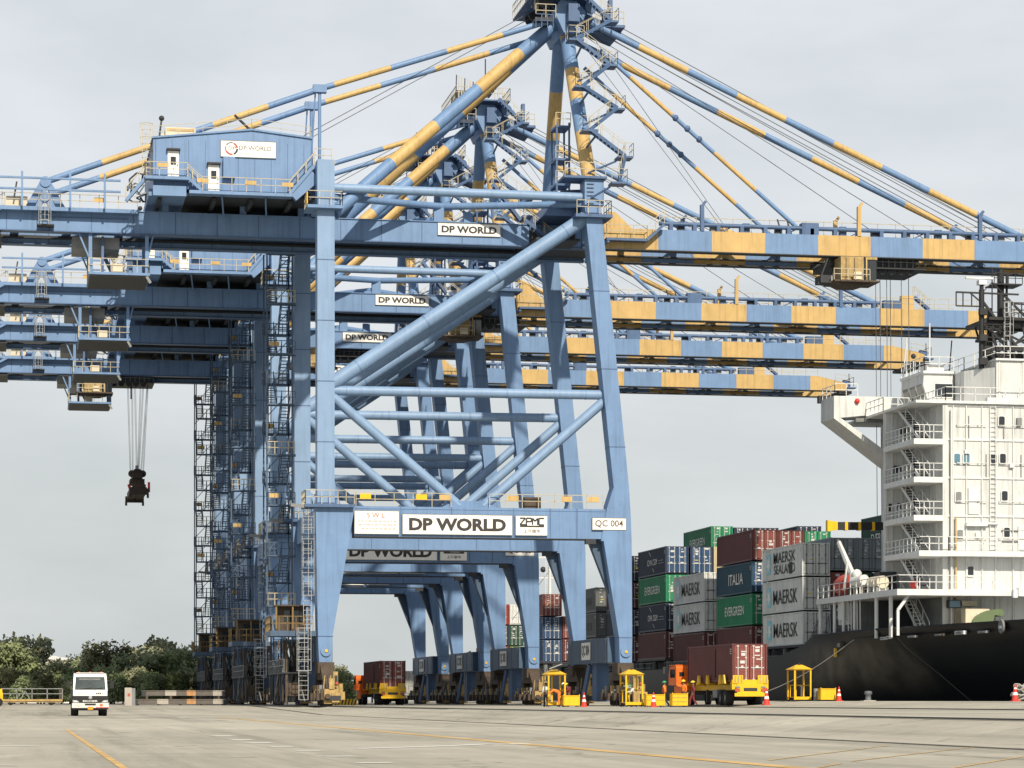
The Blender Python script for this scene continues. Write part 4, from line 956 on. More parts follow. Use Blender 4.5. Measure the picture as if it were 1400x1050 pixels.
# boat deck reaching the ship's side, on posts
mb = MB(); mb.box(41.5, 70.6, -11.6, -1.6, 8.3, 8.76, HOUSE2); mb.box(41.5, 43.98, -1.6, 8.8, 8.3, 8.76, HOUSE2)
for k in range(26):
    x = 50.5 + k * .35; mb.box(x, x + .34, -11.9 - random.random() * .2, -11.6, 8.3 - random.random() * .15, 8.76 + random.random() * .14, HOUSE2)
S(mb, 'boat_deck')
mb = MB(); mb.rail([(41.6, 8.6, 8.76), (41.6, -11.5, 8.76), (50.5, -11.5, 8.76)], HOUSE2, 1.05, 1.4, .055); S(mb, 'deck_rail')
for Y, r_ in ((8.4, .16), (4.6, .13), (2.2, .14), (-.6, .11), (-6, .15), (-9.4, .15)):
    mb = MB(); mb.tube((41.75, Y, 5.2), (41.75, Y, 8.35), r_, HOUSE2, 10); S(mb, 'deck_post')
mb = MB(); mb.beam((41.75, -11.0, 5.3), (41.75, -11.0, 7.2), .2, .2, HOUSE2); mb.beam((41.75, -11.0, 7.2), (42.6, -11.0, 8.35), .2, .2, HOUSE2); S(mb, 'deck_post')
mb = MB(); mb.box(42.2, 43.9, 2, 5, 6.5, 8.2, HOUSE2); mb.box(41.9, 42.1, 2.2, 4.2, 6.9, 8.3, HOUSE2)
for k in range(5): mb.tube((41.9, 1.4 - k * .75, 5.3), (41.9, 1.5 - k * .75, 9.4), .05, HOUSE2, 8)
S(mb, 'deck_locker')
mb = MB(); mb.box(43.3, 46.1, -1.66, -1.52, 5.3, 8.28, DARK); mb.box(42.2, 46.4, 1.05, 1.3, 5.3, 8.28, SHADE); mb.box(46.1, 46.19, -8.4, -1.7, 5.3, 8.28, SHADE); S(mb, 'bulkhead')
# rescue boat with davit
mb = MB(); mb.lathe([(.02, -2.6), (.5, -2.2), (.85, -1), (.9, .8), (.7, 1.9), (.05, 2.3)], (42.6, 3.6, 9.7), (0, 1, 0), mat('boat_red', (.50, .07, .05), .5), 14); mb.box(42.0, 43.2, 2.4, 4.8, 9.75, 9.95, CREAM); S(mb, 'rescue_boat')
mb = MB(); mb.tube((42.0, .6, 8.76), (42.0, .6, 10.6), .28, HOUSE2, 12); mb.beam((42.0, .6, 10.3), (41.4, 2.4, 13.1), .34, .4, HOUSE2, w2=.22, h2=.24); mb.tube((42.0, .3, 9.8), (42.3, -1.4, 9.9), .42, HOUSE2, 12); mb.ball((42.2, .2, 10.4), .42, HOUSE2, 10); mb.tube((41.6, 1.6, 9.2), (41.7, 1.0, 11.4), .12, HOUSE2, 8); mb.box(41.7, 42.8, .1, 1.2, 8.76, 9.4, RUSTY); S(mb, 'davit')
for Y in (-2.4, -3.8):
    mb = MB(); mb.tube((42.8, Y - .6, 9.6), (42.8, Y + .6, 9.6), .5, CREAM, 14); mb.box(42.3, 43.3, Y - .5, Y + .5, 8.76, 9.2, GREY); S(mb, 'life_raft')
mb = MB(); mb.box(43.2, 44.6, -2.4, -1.1, 8.78, 10.5, DARK); mb.ball((44.6, -6.6, 9.3), .38, RED, 10); S(mb, 'deck_gear')
# after deck gear
mb = MB(); mb.box(47.3, 49.2, -10.4, -9.4, 5.3, 7.4, CREAM); mb.box(48.2, 48.9, -10.5, -10.4, 5.6, 7.0, HOUSE2); S(mb, 'winch_box')
mb = MB(); c0 = W(1328, 852, -10.5); c1 = W(1368, 852, -10.5); ww = c1[0] - c0[0]
arc = [(c0[0], 5.3), (c0[0], 6.2)] + [(c1[0] - ww * math.cos(R(a)) * 1.0, 6.2 + 1.15 * math.sin(R(a)) + .0) for a in range(0, 95, 15)] + [(c1[0] + .3, 7.15), (c1[0] + .1, 6.8), (c1[0] - .5, 6.9), (c1[0] - .9, 5.3)]
mb.prism(arc[::-1], -10.6, -9.0, GREEN); S(mb, 'ventilation_hood')
mb = MB(); a = W(1303, 826, -8.8); mb.box(a[0] - .5, a[0] + .5, -9.2, -8.7, a[1] - .3, a[1] + .3, DARK); mb.box(a[0] - .42, a[0] + .42, -9.22, -9.2, a[1] - .24, a[1] + .24, TEAL); mb.box(a[0] + .6, a[0] + 1.8, -9.1, -8.7, a[1] - .15, a[1] + .25, CREAM); S(mb, 'wall_lamp')
mb = MB(); mb.lathe([(1.1, 0), (1.1, .5), (.95, .8), (0, .9)], (46.6, -10.3, 5.2), (0, 0, 1), CREAM, 16); S(mb, 'deck_hatch')
# bridge deck, wings, wheelhouse
mb = MB(); mb.box(43.9, 70.7, -8.9, 9.2, 23.0, 23.2, HOUSE2); S(mb, 'bridge_deck')
mb = MB(); mb.rail([(46.3, -8.8, 23.2), (57, -8.8, 23.2)], HOUSE2, 1.05, 1.2, .055); mb.rail([(43.9, 3, 23.2), (43.9, -1.2, 23.2), (46.3, -1.2, 23.2), (46.3, -8.8, 23.2)], HOUSE2, 1.05, 1.0, .055); S(mb, 'deck_rail')
for sg in (-1, 1):
    mb = MB(); q = lambda x: SX + sg * abs(SX - x)
    poly = [(q(41.3), 23.1), (q(41.3), 24.75), (q(46.4), 24.75), (q(46.4), 23.1), (q(42.7), 23.1)]
    mb.prism([(q(41.2), 23.0), (q(41.2), 24.8), (q(47.5), 24.8), (q(47.5), 23.25), (q(43.6), 23.25)][::sg], 3.0, 6.5, HOUSE)
    mb.prism([(q(41.2), 23.0), (q(41.75), 23.05), (q(46.6), 19.7), (q(46.6), 19.1)][::-sg], 3.0, 6.5, HOUSE)
    mb.beam((q(43.0), 3.1, 22.9), (q(46.2), 3.1, 22.9), .3, .3, SHADE)
    mb.rail([(q(41.3), 3.1, 24.8), (q(43.2), 3.1, 24.8)], HOUSE2, 1.0, 1.0, .05); mb.rail([(q(41.3), 6.4, 24.8), (q(41.3), 3.1, 24.8)], HOUSE2, .9, 1.2, .05)
    if sg < 0: mb.ball((q(43.1), 2.9, 24.4), .22, RED, 8); mb.box(q(41.0), q(41.9), 6.4, 6.9, 24.6, 25.2, DARK)
    S(mb, 'bridge_wing')
mb = MB(); wx0, wx1 = 46.9, 48.8
mb.prism([(wx0, 23.2), (wx1, 23.2), (wx1, 25.9), (wx0 - .5, 25.9), (wx0 - .55, 25.0)][::-1], -3.6, 1.6, HOUSE); mb.box(wx0 - .6, wx1 + .1, -3.8, 1.8, 25.9, 26.1, HOUSE2)
wh = S(mb, 'wheelhouse')
for k in range(3):
    mb = MB(); y = -3.2 + k * 1.6
    mb.add([(wx0 - .36, y, 24.1), (wx0 - .36, y + 1.2, 24.1), (wx0 - .585, y + 1.2, 25.1), (wx0 - .585, y, 25.1)], [(3, 2, 1, 0)], GLASS); mb.add([(wx0 - .1, y - .08, 23.8), (wx0 - .1, y + 1.58, 23.8), (wx0 - .56, y + 1.58, 25.2), (wx0 - .56, y - .08, 25.2)], [(3, 2, 1, 0)], HOUSE2) if False else None
    S(mb, 'window', wh)
mb = MB(); mb.box(47.3, 48.7, -3.67, -3.65, 24.1, 25.1, GLASS); mb.box(47.2, 48.78, -3.65, -3.6, 24.0, 25.2, HOUSE2); S(mb, 'window', wh)
mb = MB(); mb.rail([(46.4, 1.7, 26.1), (46.4, -3.7, 26.1), (48.8, -3.7, 26.1)], HOUSE2, 1.1, 1.1, .05)
mb.tube((46.6, 1, 26.1), (46.6, 1, 28.8), .05, HOUSE2, 6); mb.tube((46.5, 1.6, 26.1), (46.8, 1.6, 29.4), .05, HOUSE2, 6); mb.tube((47.8, -1, 26.1), (47.8, -1, 30.2), .06, HOUSE2, 6); mb.tube((48.7, -3, 26.1), (48.9, -3, 28.6), .05, MASTB, 6)
mb.ball((46.8, 0, 27.7), .22, DARK, 8); mb.tube((46.8, 0, 26.1), (46.8, 0, 27.7), .04, HOUSE2, 6); mb.box(47.2, 48.6, -2, 0, 26.1, 26.8, HOUSE2)
S(mb, 'antenna_rack', wh)
# house behind the bridge that carries the mast
mb = MB(); mb.prism([(-8.4, 23.2), (-1, 23.2), (-1, 26.4), (-8.4, 26.4)], 50.5, 64, HOUSE, 'x'); mb.prism([(48.95, -5.6), (50.49, -8.2), (50.49, -1), (48.95, -1)], 23.2, 25.9, HOUSE, 'z')
for k in range(8): mb.box(50.7 + k * 1.9, 50.78 + k * 1.9, -8.46, -8.4, 23.3, 26.3, HOUSE2)
mb.box(50.4, 64.1, -8.6, -.9, 26.4, 26.55, HOUSE2); mb.box(49.6, 58, -8.9, -8.4, 23.2, 23.5, HOUSE2)
S(mb, 'mast_house')
mb = MB(); mb.rail([(48.95, -1, 25.9), (48.95, -5.6, 25.9), (50.5, -8.3, 26.45), (62, -8.3, 26.55)], HOUSE2, 1.05, 1.2, .055); S(mb, 'deck_rail')
# lattice mast
mb = MB()
mxa = W(1342, 450, -7.0)[0]; mxb = W(1353, 450, -3.0)[0]
lx = [(mxa, -7.0), (mxb, -3.0), (mxa + 4.6, -7.0), (mxb + 4.4, -3.0)]
LZ = (26.4, 27.5, 29.6, 31.6)
for (x, y), zt in zip(lx, (32.0, 31.2, 30.2, 30.2)): mb.tube((x, y, 25.9), (x, y, zt), .21, MASTB, 10)
for z in LZ[1:3]:
    for a, b_ in ((0, 1), (1, 3), (3, 2), (2, 0)): mb.beam((*lx[a], z), (*lx[b_], z), .24, .34, MASTB)
for a, b_ in ((0, 1), (1, 3), (3, 2), (2, 0)):
    for z0, z1 in ((26.0, 27.4), (27.5, 29.5)):
        m0 = ((lx[a][0] + lx[b_][0]) / 2, (lx[a][1] + lx[b_][1]) / 2)
        mb.beam((*lx[a], z1), (*m0, z0), .17, .17, MASTB); mb.beam((*lx[b_], z1), (*m0, z0), .17, .17, MASTB)
        mb.beam((*lx[a], z0), (*lx[b_], z1), .14, .14, MASTB)
mb.beam((*lx[0], 31.2), (mxa + 2.9, -7.0, 27.6), .18, .18, MASTB); mb.beam((*lx[1], 30.8), (mxb + 2.6, -3, 27.6), .16, .16, MASTB)
mb.box(mxa + .4, mxa + 9, -7.6, -2.4, 29.62, 29.84, MASTB); mb.rail([(mxa + 2.2, -7.5, 29.84), (mxa + 9, -7.5, 29.84)], MASTB, 1.15, .8, .07); mb.rail([(mxa + 2.2, -2.5, 29.84), (mxa + 9, -2.5, 29.84)], MASTB, 1.15, .8, .06)
mb.beam((mxa - 2.05, -7, 31.75), (mxa + 3.0, -7, 31.7), .13, .13, MASTB); mb.beam((mxa - 2.05, -7, 30.7), (mxa, -7, 30.7), .1, .1, MASTB)
for dx in (-2.05, -1.5, -.8): mb.beam((mxa + dx, -7, 30.7), (mxa + dx, -7, 31.8), .08, .08, MASTB)
mb.beam((mxa - .9, -7, 31.7), (mxa, -7, 31.0), .1, .1, MASTB)
xm = W(1368, 400, -5.0)[0]
mb.tube((xm, -5, 29.6), (xm, -5, 33.9), .27, MASTB, 12); mb.tube((xm + .5, -5, 29.6), (xm + .5, -5, 33.5), .1, MASTB, 8); mb.beam((xm, -5, 32.2), (xm + 2.6, -5, 29.8), .16, .16, MASTB); mb.beam((xm + 1, -5, 31.3), (xm + 4, -5, 31.2), .1, .1, MASTB)
mb.box(xm - .9, xm + 1.4, -6.0, -4.0, 32.6, 32.7, MASTB); mb.rail([(xm - .9, -6.0, 32.7), (xm + 1.4, -6.0, 32.7)], MASTB, .8, .6, .05)
mb.tube((mxa + .85, -7, 29.8), (mxa + .85, -7, 33.7), .05, MASTB, 6); mb.beam((mxa + .85, -7, 32.6), (mxa + .1, -7, 31.8), .06, .06, MASTB); mb.beam((mxa + .85, -7, 32.6), (mxa + 1.7, -7, 31.8), .06, .06, MASTB)
for k in range(3):
    mb.beam((mxa + 1.6 + k * 1.3, -7.0, 26), (mxa + .6 + k * 1.3, -7.0, 29.6), .13, .13, MASTB); mb.beam((mxa + 1.0 + k * 1.3, -3.0, 29.6), (mxa + 2.2 + k * 1.3, -3.0, 26), .13, .13, MASTB)
mb.tube((mxa + 2.3, -6, 26), (mxa + 2.3, -6, 31.4), .15, MASTB, 8)
for z in (26.6, 27.6, 28.6): mb.rail([(mxa + .2, -7.4, z), (mxa + 1.9, -7.4, z)], MASTB, .7, .5, .06)
for z in (26.2, 28.0, 30.0): mb.box(mxa - .3, mxa + .3, -7.5, -7.1, z, z + .5, MASTB)
mast = S(mb, 'mast')
mb = MB(); mb.tube((mxa, -7, 31.9), (mxa, -7, 32.35), .16, MASTB, 10); mb.box(mxa - .3, mxa + .3, -7.3, -6.7, 32.35, 32.7, HOUSE2); mb.box(mxa - 1.3, mxa + .9, -7.1, -6.9, 32.8, 32.95, HOUSE2); S(mb, 'radar_scanner', mast)
mb = MB(); mb.ladder((mxa + 1.9, -7.4, 26.2), (mxa + 1.9, -7.4, 31.0), .45, GALV, cage=True); S(mb, 'mast_ladder', mast)
# striped provision crane jib lying in front of the house
mb = MB(); a = W(1131, 719, 4.0); b_ = W(1216, 719.5, 4.0)
mb.beam((a[0] + .8, 4, a[1]), (b_[0], 4, b_[1]), .5, .62, MASTB); mb.prism([(a[0] - .05, a[1] - .45), (a[0] + .8, a[1] - .32), (a[0] + .8, a[1] + .32), (a[0] - .05, a[1] + .45)][::-1], 3.74, 4.26, SAFY)
for px in (1156, 1174, 1193): x = W(px, 719, 4)[0]; mb.box(x - .12, x + .12, 3.73, 4.27, a[1] - .34, a[1] + .34, SAFY)
S(mb, 'crane_jib')
mb = MB(); mb.tube((45.5, 139.8, 2), (45.5, 139.8, 21.5), .32, HOUSE2, 10, .16)
for z, w in ((19.2, 2.6), (16.5, 1.8), (13.4, 1.5)): mb.beam((45.5 - w, 139.8, z), (45.5 + w, 139.8, z), .14, .14, HOUSE2)
mb.ball((44.6, 139.8, 17.6), .4, DARK, 8); mb.tube((45.5, 139.8, 17.5), (40.5, 139.8, 11), .04, ROPE, 5); mb.ladder((45.1, 139.4, 3), (45.1, 139.4, 19), .5, HOUSE2, cage=False)
S(mb, 'fore_mast')
# hatch coamings and lashing posts under the stacks
BAY = dict(A=14.6, B=30.4, C=47.2, D=62.6, E=78.4, F=96.5, G=111.5, H=127.2, I=142.6, J=158.4)
BASE = dict(A=5.17, B=4.4, C=4.24, D=4.73, E=4.6, F=4.7, G=4.7, H=5.3, I=4.7, J=5.1)
for k, (b, y) in enumerate(BAY.items()):
    mb = MB(); mb.box(43.2, 70.4, y - .6, y + 13.2, 1.5, BASE[b] - .25, DARK); S(mb, 'hatch_coaming')
    for yy in (y + .35, y + 6.2, y + 11.9):
        mb = MB(); mb.tube((42.5, yy, 2.6), (42.5, yy, BASE[b] - .2), .28, SHADE, 12); S(mb, 'lashing_post')
    mb = MB(); mb.box(42.0, 72.6, y - .1, y + 12.4, BASE[b] - .2, BASE[b], DARK)
    for kk in range(10): mb.beam((42.0 + kk * .2, y - .9, 2.8), (42.3 + kk * .22, y - .9, 4.3), .06, .06, GREY)
    mb.rail([(41.6, y + 3.5, 3.25), (41.6, y + 14, 3.25)], GREY, 1.05, 1.5, .05)
    S(mb, 'stack_platform')
mb = MB()                                                # lashing bridge aft of the first stack
for x in (42.4, 45.0, 47.5, 50.0, 52.5): mb.beam((x, 13.9, 3.0), (x, 13.9, 5.1), .3, .3, DARK)
mb.box(42.2, 60, 13.5, 14.3, 5.0, 5.12, DARK)
for k in range(5): mb.beam((42.4 + k * .45, 14.3, 5.1), (43.6 + k * .25, 14.5, 7.6 + (k % 3)), .05, .05, GREY)
S(mb, 'lashing_bridge')

# ------------------------------------------------------------------ containers
def cmat(n, c, rust=.5): return mat('container_' + n, c, .5, .24, .4, .3, rust, rustcol=tuple(.55 * q_ + .04 for q_ in c))
CM = dict(grey=cmat('light_grey', (.66, .685, .675)), maroon=cmat('maroon', (.12, .034, .034)), green=cmat('green', (.016, .23, .105)), navy=cmat('navy', (.02, .032, .065)), teal=cmat('teal_blue', (.016, .065, .105)),
          slate=cmat('slate_grey', (.25, .29, .315)), dgreen=cmat('dark_green', (.02, .07, .05)), blue=cmat('blue', (.025, .07, .16)), white=cmat('white', (.62, .62, .59)), cream=cmat('cream', (.60, .50, .32)), red=cmat('red', (.30, .045, .035)), lime=cmat('olive_green', (.14, .22, .06)), dgrey=cmat('dark_grey', (.13, .14, .14)), rustred=cmat('brown_red', (.22, .06, .05)))
LBL = mat('pale_marking', (.55, .55, .54), .6, .1, 2.0)
LOGOB = mat('logo_light_blue', (.24, .62, .72), .5, .12, 2.0)
YMARK = mat('yellow_label', (.70, .52, .05), .5, .1, 2.0)
CW = 2.44
PLACED = []
NAMES = {}
def container(X, Y, Z, key, label, logo=None, L=12.19, H=2.79, group=None, simple=False, barm=None, doors=True, endkey=None):
    m = CM[key]; dm = CM[endkey or key]; PLACED.append((X, Y, Z))
    jr = random.Random(int(X * 97 + Y * 31 + Z * 7)); r = empty('shipping_container', (X + jr.uniform(-.05, .05), Y + jr.uniform(-.07, .07), Z), label, 'container', group)
    mb = MB()
    f = .12
    for x in (0, CW - f):
        for y in (0, L - f): mb.box(x, x + f, y, y + f, .12, H - .12, m)
    for x in (-.005, CW - .15):
        for y in (-.005, L - .17):
            for z in (0, H - .12): mb.box(x, x + .16, y, y + .18, z, z + .12, m)
    for x in (.01, CW - f + .01):
        mb.box(x, x + f - .02, .175, L - .175, .01, .15, m); mb.box(x, x + f - .02, .175, L - .175, H - .12, H - .01, m)
    for z in (.02, H - .12): mb.box(.155, CW - .155, .01, f, z, z + .1, m); mb.box(.155, CW - .155, L - f, L - .01, z, z + .1, m)
    per = .278; nn = int((L - .24) / per); per = (L - .24) / nn
    for sx_, sg in ((.05, 1), (CW - .05, -1)):
        V = []; 
        for k in range(nn):
            for t, dpt in ((0, 0), (.25, 0), (.5, .045), (.75, .045)):
                y = .12 + (k + t) * per; V += [(sx_ + sg * dpt, y, .14), (sx_ + sg * dpt, y, H - .115)]
        V += [(sx_, L - .12, .14), (sx_, L - .12, H - .115)]
        Fc = [(2 * i, 2 * i + 1, 2 * i + 3, 2 * i + 2) for i in range(len(V) // 2 - 1)]
        mb.add(V, Fc if sg > 0 else [q[::-1] for q in Fc], m)
    mb.box(.08, CW - .08, .05, L - .05, H - .06, H - .03, m); mb.box(.08, CW - .08, .05, L - .05, .06, .1, m); mb.box(.1, CW - .1, L - .09, L - .05, .12, H - .12, m); mb.box(.12, CW - .12, .092, .1, .12, H - .12, RUBBER)
    if logo:
        for kind, t, yc, zc, w, h, lm in logo:
            yy = L * (1 - yc); zz = H * zc
            if kind == 't': mb.text(t, (.02, yy, zz), w, h, (0, -1, 0), UZ, lm, .005, .012)
            elif kind == 'sq': mb.box(.022, .035, yy - w / 2, yy + w / 2, zz - h / 2, zz + h / 2, lm)
            elif kind == 'star':
                V = []
                for q in range(14):
                    a = math.pi * q / 7; rr_ = (.66 if q % 2 == 0 else .27); V.append((.012, yy - math.sin(a) * rr_ * w, zz + math.cos(a) * rr_ * h))
                mb.add([(.012, yy, zz)] + V, [(0, 1 + q, 1 + (q + 1) % 14) for q in range(14)], lm)
            elif kind == 'sw': mb.beam((.01, yy - w / 2, zz - h / 2), (.01, yy + w / 2, zz + h / 2), .012, .10, lm)
    for k in range(3): mb.box(.03, .044, .35 + k * .02, .75, H * .84 - k * .14, H * .84 - k * .14 + .06, LBL)
    o = mb.build('body', r)
    if doors:
        bm = barm or LBL
        for e in (0, 1):
            mb = MB(); x0 = .13 + e * (CW / 2 - .125); x1 = x0 + CW / 2 - .145
            mb.box(x0 + .02, x1 - .02, .03, .09, .16, H - .16, dm)
            for z in [H * q for q in (.10, .30, .52, .74, .93)]: mb.box(x0 + .06, x1 - .06, .012, .03, z - .09, z + .09, dm)
            for q in (.24, .76):
                xb = x0 + (x1 - x0) * q; mb.box(xb - .022, xb + .022, -.045, -.005, .1, H - .1, bm)
                for z in (.14, H * .35, H * .62, H - .2): mb.box(xb - .07, xb + .07, -.03, .012, z, z + .07, bm)
            mb.box(x0 + .1, x1 - .1, -.03, .0, H * .36, H * .385, bm)
            if not simple:
                rnd = random.Random(hash((round(X, 1), round(Y, 1), round(Z, 1), e)) & 0xffff)
                for q in range(6):
                    zz = H * (.88 - .1 * q); w = rnd.uniform(.15, .42); xx = x0 + .3 + rnd.random() * .2
                    if rnd.random() < .75: mb.box(xx, xx + w, .004, .012, zz, zz + rnd.choice((.07, .12, .2)), LBL if q != 4 or e else (YMARK if rnd.random() < .3 else LBL))
            mb.build('door', r)
    return r

def maersk(sealand=False):
    l = [('sq', 0, .16, .5, 1.25, 1.75, LOGOB), ('star', 0, .16, .5, 1.0, 1.3, WHITE)]
    if sealand: l += [('t', 'MAERSK', .56, .67, 6.6, .95, INK), ('t', 'SEALAND', .56, .30, 6.4, .8, INK), ('sq', 0, .71, .30, .9, 1.0, RUSTY), ('sq', 0, .33, .62, .22, .8, RUSTY)]
    else: l += [('t', 'MAERSK', .57, .48, 7.3, 1.25, INK)]
    return l
EVER = [('t', 'EVERGREEN', .5, .5, 6.6, .85, WHITE)]
CMA = [('t', 'CMA CGM', .52, .5, 4.2, .62, WHITE), ('sw', 0, .44, .82, .9, .45, LBL), ('sw', 0, .56, .2, .7, .4, LBL), ('sq', 0, .82, .52, 2.0, .04, LBL), ('sq', 0, .82, .42, 2.4, .04, LBL)]
X0 = 42.1; RW = 2.52
GP = "containers stacked on the ship"
def ct(bay, row, Z, key, label, logo=None, **k): return container(X0 + row * RW, BAY[bay], Z, key, label, logo, group=GP, **k)
# stack beside the deckhouse
ct('A', 0, 5.17, 'grey', 'light grey container at the bottom of the three-high stack left of the deckhouse', maersk(), endkey='grey', barm=CM['dgrey'])
ct('A', 0, 8.07, 'grey', 'light grey container in the middle of the three-high stack left of the deckhouse', maersk(), barm=CM['dgrey'])
ct('A', 0, 10.97, 'grey', 'light grey container with two lines of lettering, topmost of the three-high stack', maersk(True), barm=CM['dgrey'])
container(X0 + RW, 14.9, 11.45, 'slate', 'slate grey container whose doors stand beside the two-line lettered light grey one', group=GP, barm=CM['dgrey'])
container(X0 + 2 * RW, 14.9, 11.45, 'slate', 'slate grey container on the right of its twin, below the striped crane jib', group=GP, barm=CM['dgrey'])
container(X0 + RW, 14.9, 8.5, 'rustred', 'dull red container behind the davit, under a slate grey one', group=GP, barm=CM['rustred'])
container(X0 + 2 * RW, 14.9, 8.5, 'dgreen', 'dark green container behind the life rafts, under a slate grey one', group=GP, barm=CM['dgreen'])
container(X0 + RW, 14.9, 5.55, 'dgrey', 'dark grey container behind the white boat deck posts, bottom tier', group=GP, barm=CM['slate'])
container(X0 + 2 * RW, 14.9, 5.55, 'slate', 'slate container behind the deck locker, bottom tier next to the dark grey one', group=GP, barm=CM['dgrey'])
gx = W(1212, 705, 26.8)[0]
container(W(1178, 705, 27.1)[0], 14.9, 13.3 + .6, 'dgreen', 'dark green container behind the striped jib, partly hidden by the deckhouse', [('t', 'EVERGREEN', .5, .3, 6.6, .8, WHITE)], group=GP)
# second stack
ct('B', 0, 4.4, 'maroon', 'maroon container at the bottom of the four-high stack, above the orange tractor')
ct('B', 0, 7.3, 'green', 'bright green container with white lettering, second tier of the four-high stack', EVER)
ct('B', 0, 10.2, 'teal', 'dark blue container with six white capitals, above the bright green one', [('t', 'ITALIA', .55, .5, 5.0, 1.0, WHITE)], endkey='blue')
ct('B', 0, 13.1, 'maroon', 'maroon container topping the four-high stack, plain side and pink-marked doors', endkey='rustred')
ct('B', 1, 13.05, 'maroon', 'maroon container whose doors stand right of the maroon one topping the stack', endkey='rustred')
ct('B', 2, 13.0, 'green', 'green container end standing between maroon doors and the striped jib')
ct('B', 1, 10.15, 'slate', 'container hidden under the second maroon one'); ct('B', 2, 10.1, 'maroon', 'container hidden under the green end')
# third stack
ct('C', 0, 4.24, 'maroon', 'maroon container under two light grey ones, left of the orange tractor')
ct('C', 0, 7.14, 'grey', 'light grey lettered container on the maroon one, lower of the two-high pair', maersk(), barm=CM['dgrey'])
ct('C', 0, 10.04, 'grey', 'light grey lettered container, upper of the pair between navy and maroon stacks', maersk(), barm=CM['dgrey'])
container(51.4, BAY['C'], 14.6, 'navy', 'navy container far back above the green end, its dark side facing the quay', group=GP)
# fourth stack
ct('D', 0, 4.73, 'maroon', 'maroon container at the bottom of the stack right of the nearest crane leg')
ct('D', 0, 7.63, 'navy', 'navy container with slashed white emblem, under the green lettered one', CMA)
ct('D', 0, 10.53, 'green', 'green lettered container between two navy ones beside the nearest crane leg', EVER)
ct('D', 0, 13.43, 'navy', 'navy container with slashed white emblem, topmost beside the nearest crane leg', CMA, endkey='blue')
ct('D', 1, 13.43, 'navy', 'navy container whose doors stand right of the topmost emblem one', endkey='blue')
ct('D', 2, 13.43, 'cream', 'cream container end squeezed between navy doors and a maroon container')
for z_, k_, l_ in ((4.6, 'maroon', 'maroon container sliver beside the nearest crane leg, bottom tier'), (7.5, 'navy', 'navy container sliver beside the nearest crane leg, second tier'), (10.4, 'maroon', 'maroon container sliver beside the nearest crane leg, third tier'), (13.3, 'navy', 'navy container sliver beside the nearest crane leg, top tier')):
    ct('E', 0, z_, k_, l_)
container(51.1, BAY['E'], 16.5, 'green', 'green lettered container standing highest, behind the navy doors', EVER, group=GP, H=2.9)
container(53.65, BAY['E'], 16.5, 'navy', 'navy container end right of the highest green one, behind maroon doors', group=GP)
container(56.2, BAY['E'], 16.5, 'navy', 'navy container end farthest right behind the maroon doors', group=GP)
# farther stacks seen between the crane legs
xF = G(808, 305)[0]
for k, (z, key, lb) in enumerate(((7.75, 'dgrey', 'dark grey container with pale door post, lower of the pair between crane legs'), (10.65, 'dgrey', 'dark grey container with white top marks, upper of the pair between crane legs'))):
    container(xF, BAY['F'], z, key, lb, [('star', 0, .2, .55, 1.5, 1.5, INK), ('t', 'MAERSK', .6, .45, 5.5, .9, INK)], group=GP, barm=CM['slate'])
    container(xF + RW, BAY['F'], z, 'dgreen', ('dark green container end right of the lower dark grey one', 'dark green container end right of the upper dark grey one')[k], group=GP, barm=CM['dgreen'])
xH = X0 + .0
for z, key, lb in ((11.1, 'rustred', 'brown red container topping the distant stack with white marked doors, between crane legs'), (8.2, 'blue', 'blue container with white marked doors under the distant brown red one'), (5.3, 'blue', 'blue container at the bottom of the distant stack under another blue one')):
    container(xH, BAY['H'], z, key, lb, group=GP)
for z, key, lb in ((8.3, 'rustred', 'narrow view of a brown red container right of the distant blue ones, upper'), (5.4, 'maroon', 'dark maroon container right of the lower distant blue one')):
    container(xH + RW, BAY['H'], z, key, lb, group=GP)
for r_, z, key, lb in ((0, 10.9, 'red', 'red container topping the farthest stack seen under the portals'), (1, 10.9, 'grey', 'pale grey container end topping the farthest stack beside the red one'), (0, 8.0, 'navy', 'dark container under the red one in the farthest stack'), (1, 8.0, 'dgreen', 'dark green container under the pale grey one in the farthest stack'), (0, 5.1, 'rustred', 'brown red container low in the farthest stack'), (1, 5.1, 'lime', 'olive green container low in the farthest stack')):
    container(W(672, 850, 158.4)[0] + r_ * RW, BAY['J'], z, key, lb, group=GP)

# steel racks carrying the upper containers of the inner rows
for X, Y, Z in PLACED:
    if Z > 6 and X > 38 and not any(abs(X - a) < .7 and abs(Y - b_) < 1.2 and 2.5 < Z - c_ < 3.3 for a, b_, c_ in PLACED):
        mb = MB()
        for x in (X + .15, X + CW - .15):
            for y in (Y + .6, Y + 11.4): mb.beam((x, y, 3.9), (x, y, Z - .12), .26, .26, SHADE)
        for y in (Y + .6, Y + 11.4): mb.beam((X + .3, y, Z - .1), (X + CW - .3, y, Z - .1), .2, .18, SHADE); mb.beam((X + .3, y, 5), (X + CW - .3, y, Z - .4), .1, .1, SHADE)
        for x in (X + .15, X + CW - .15): mb.beam((x, Y + .6, Z - .25), (x, Y + 11.4, Z - .25), .2, .2, SHADE)
        S(mb, 'container_rack')
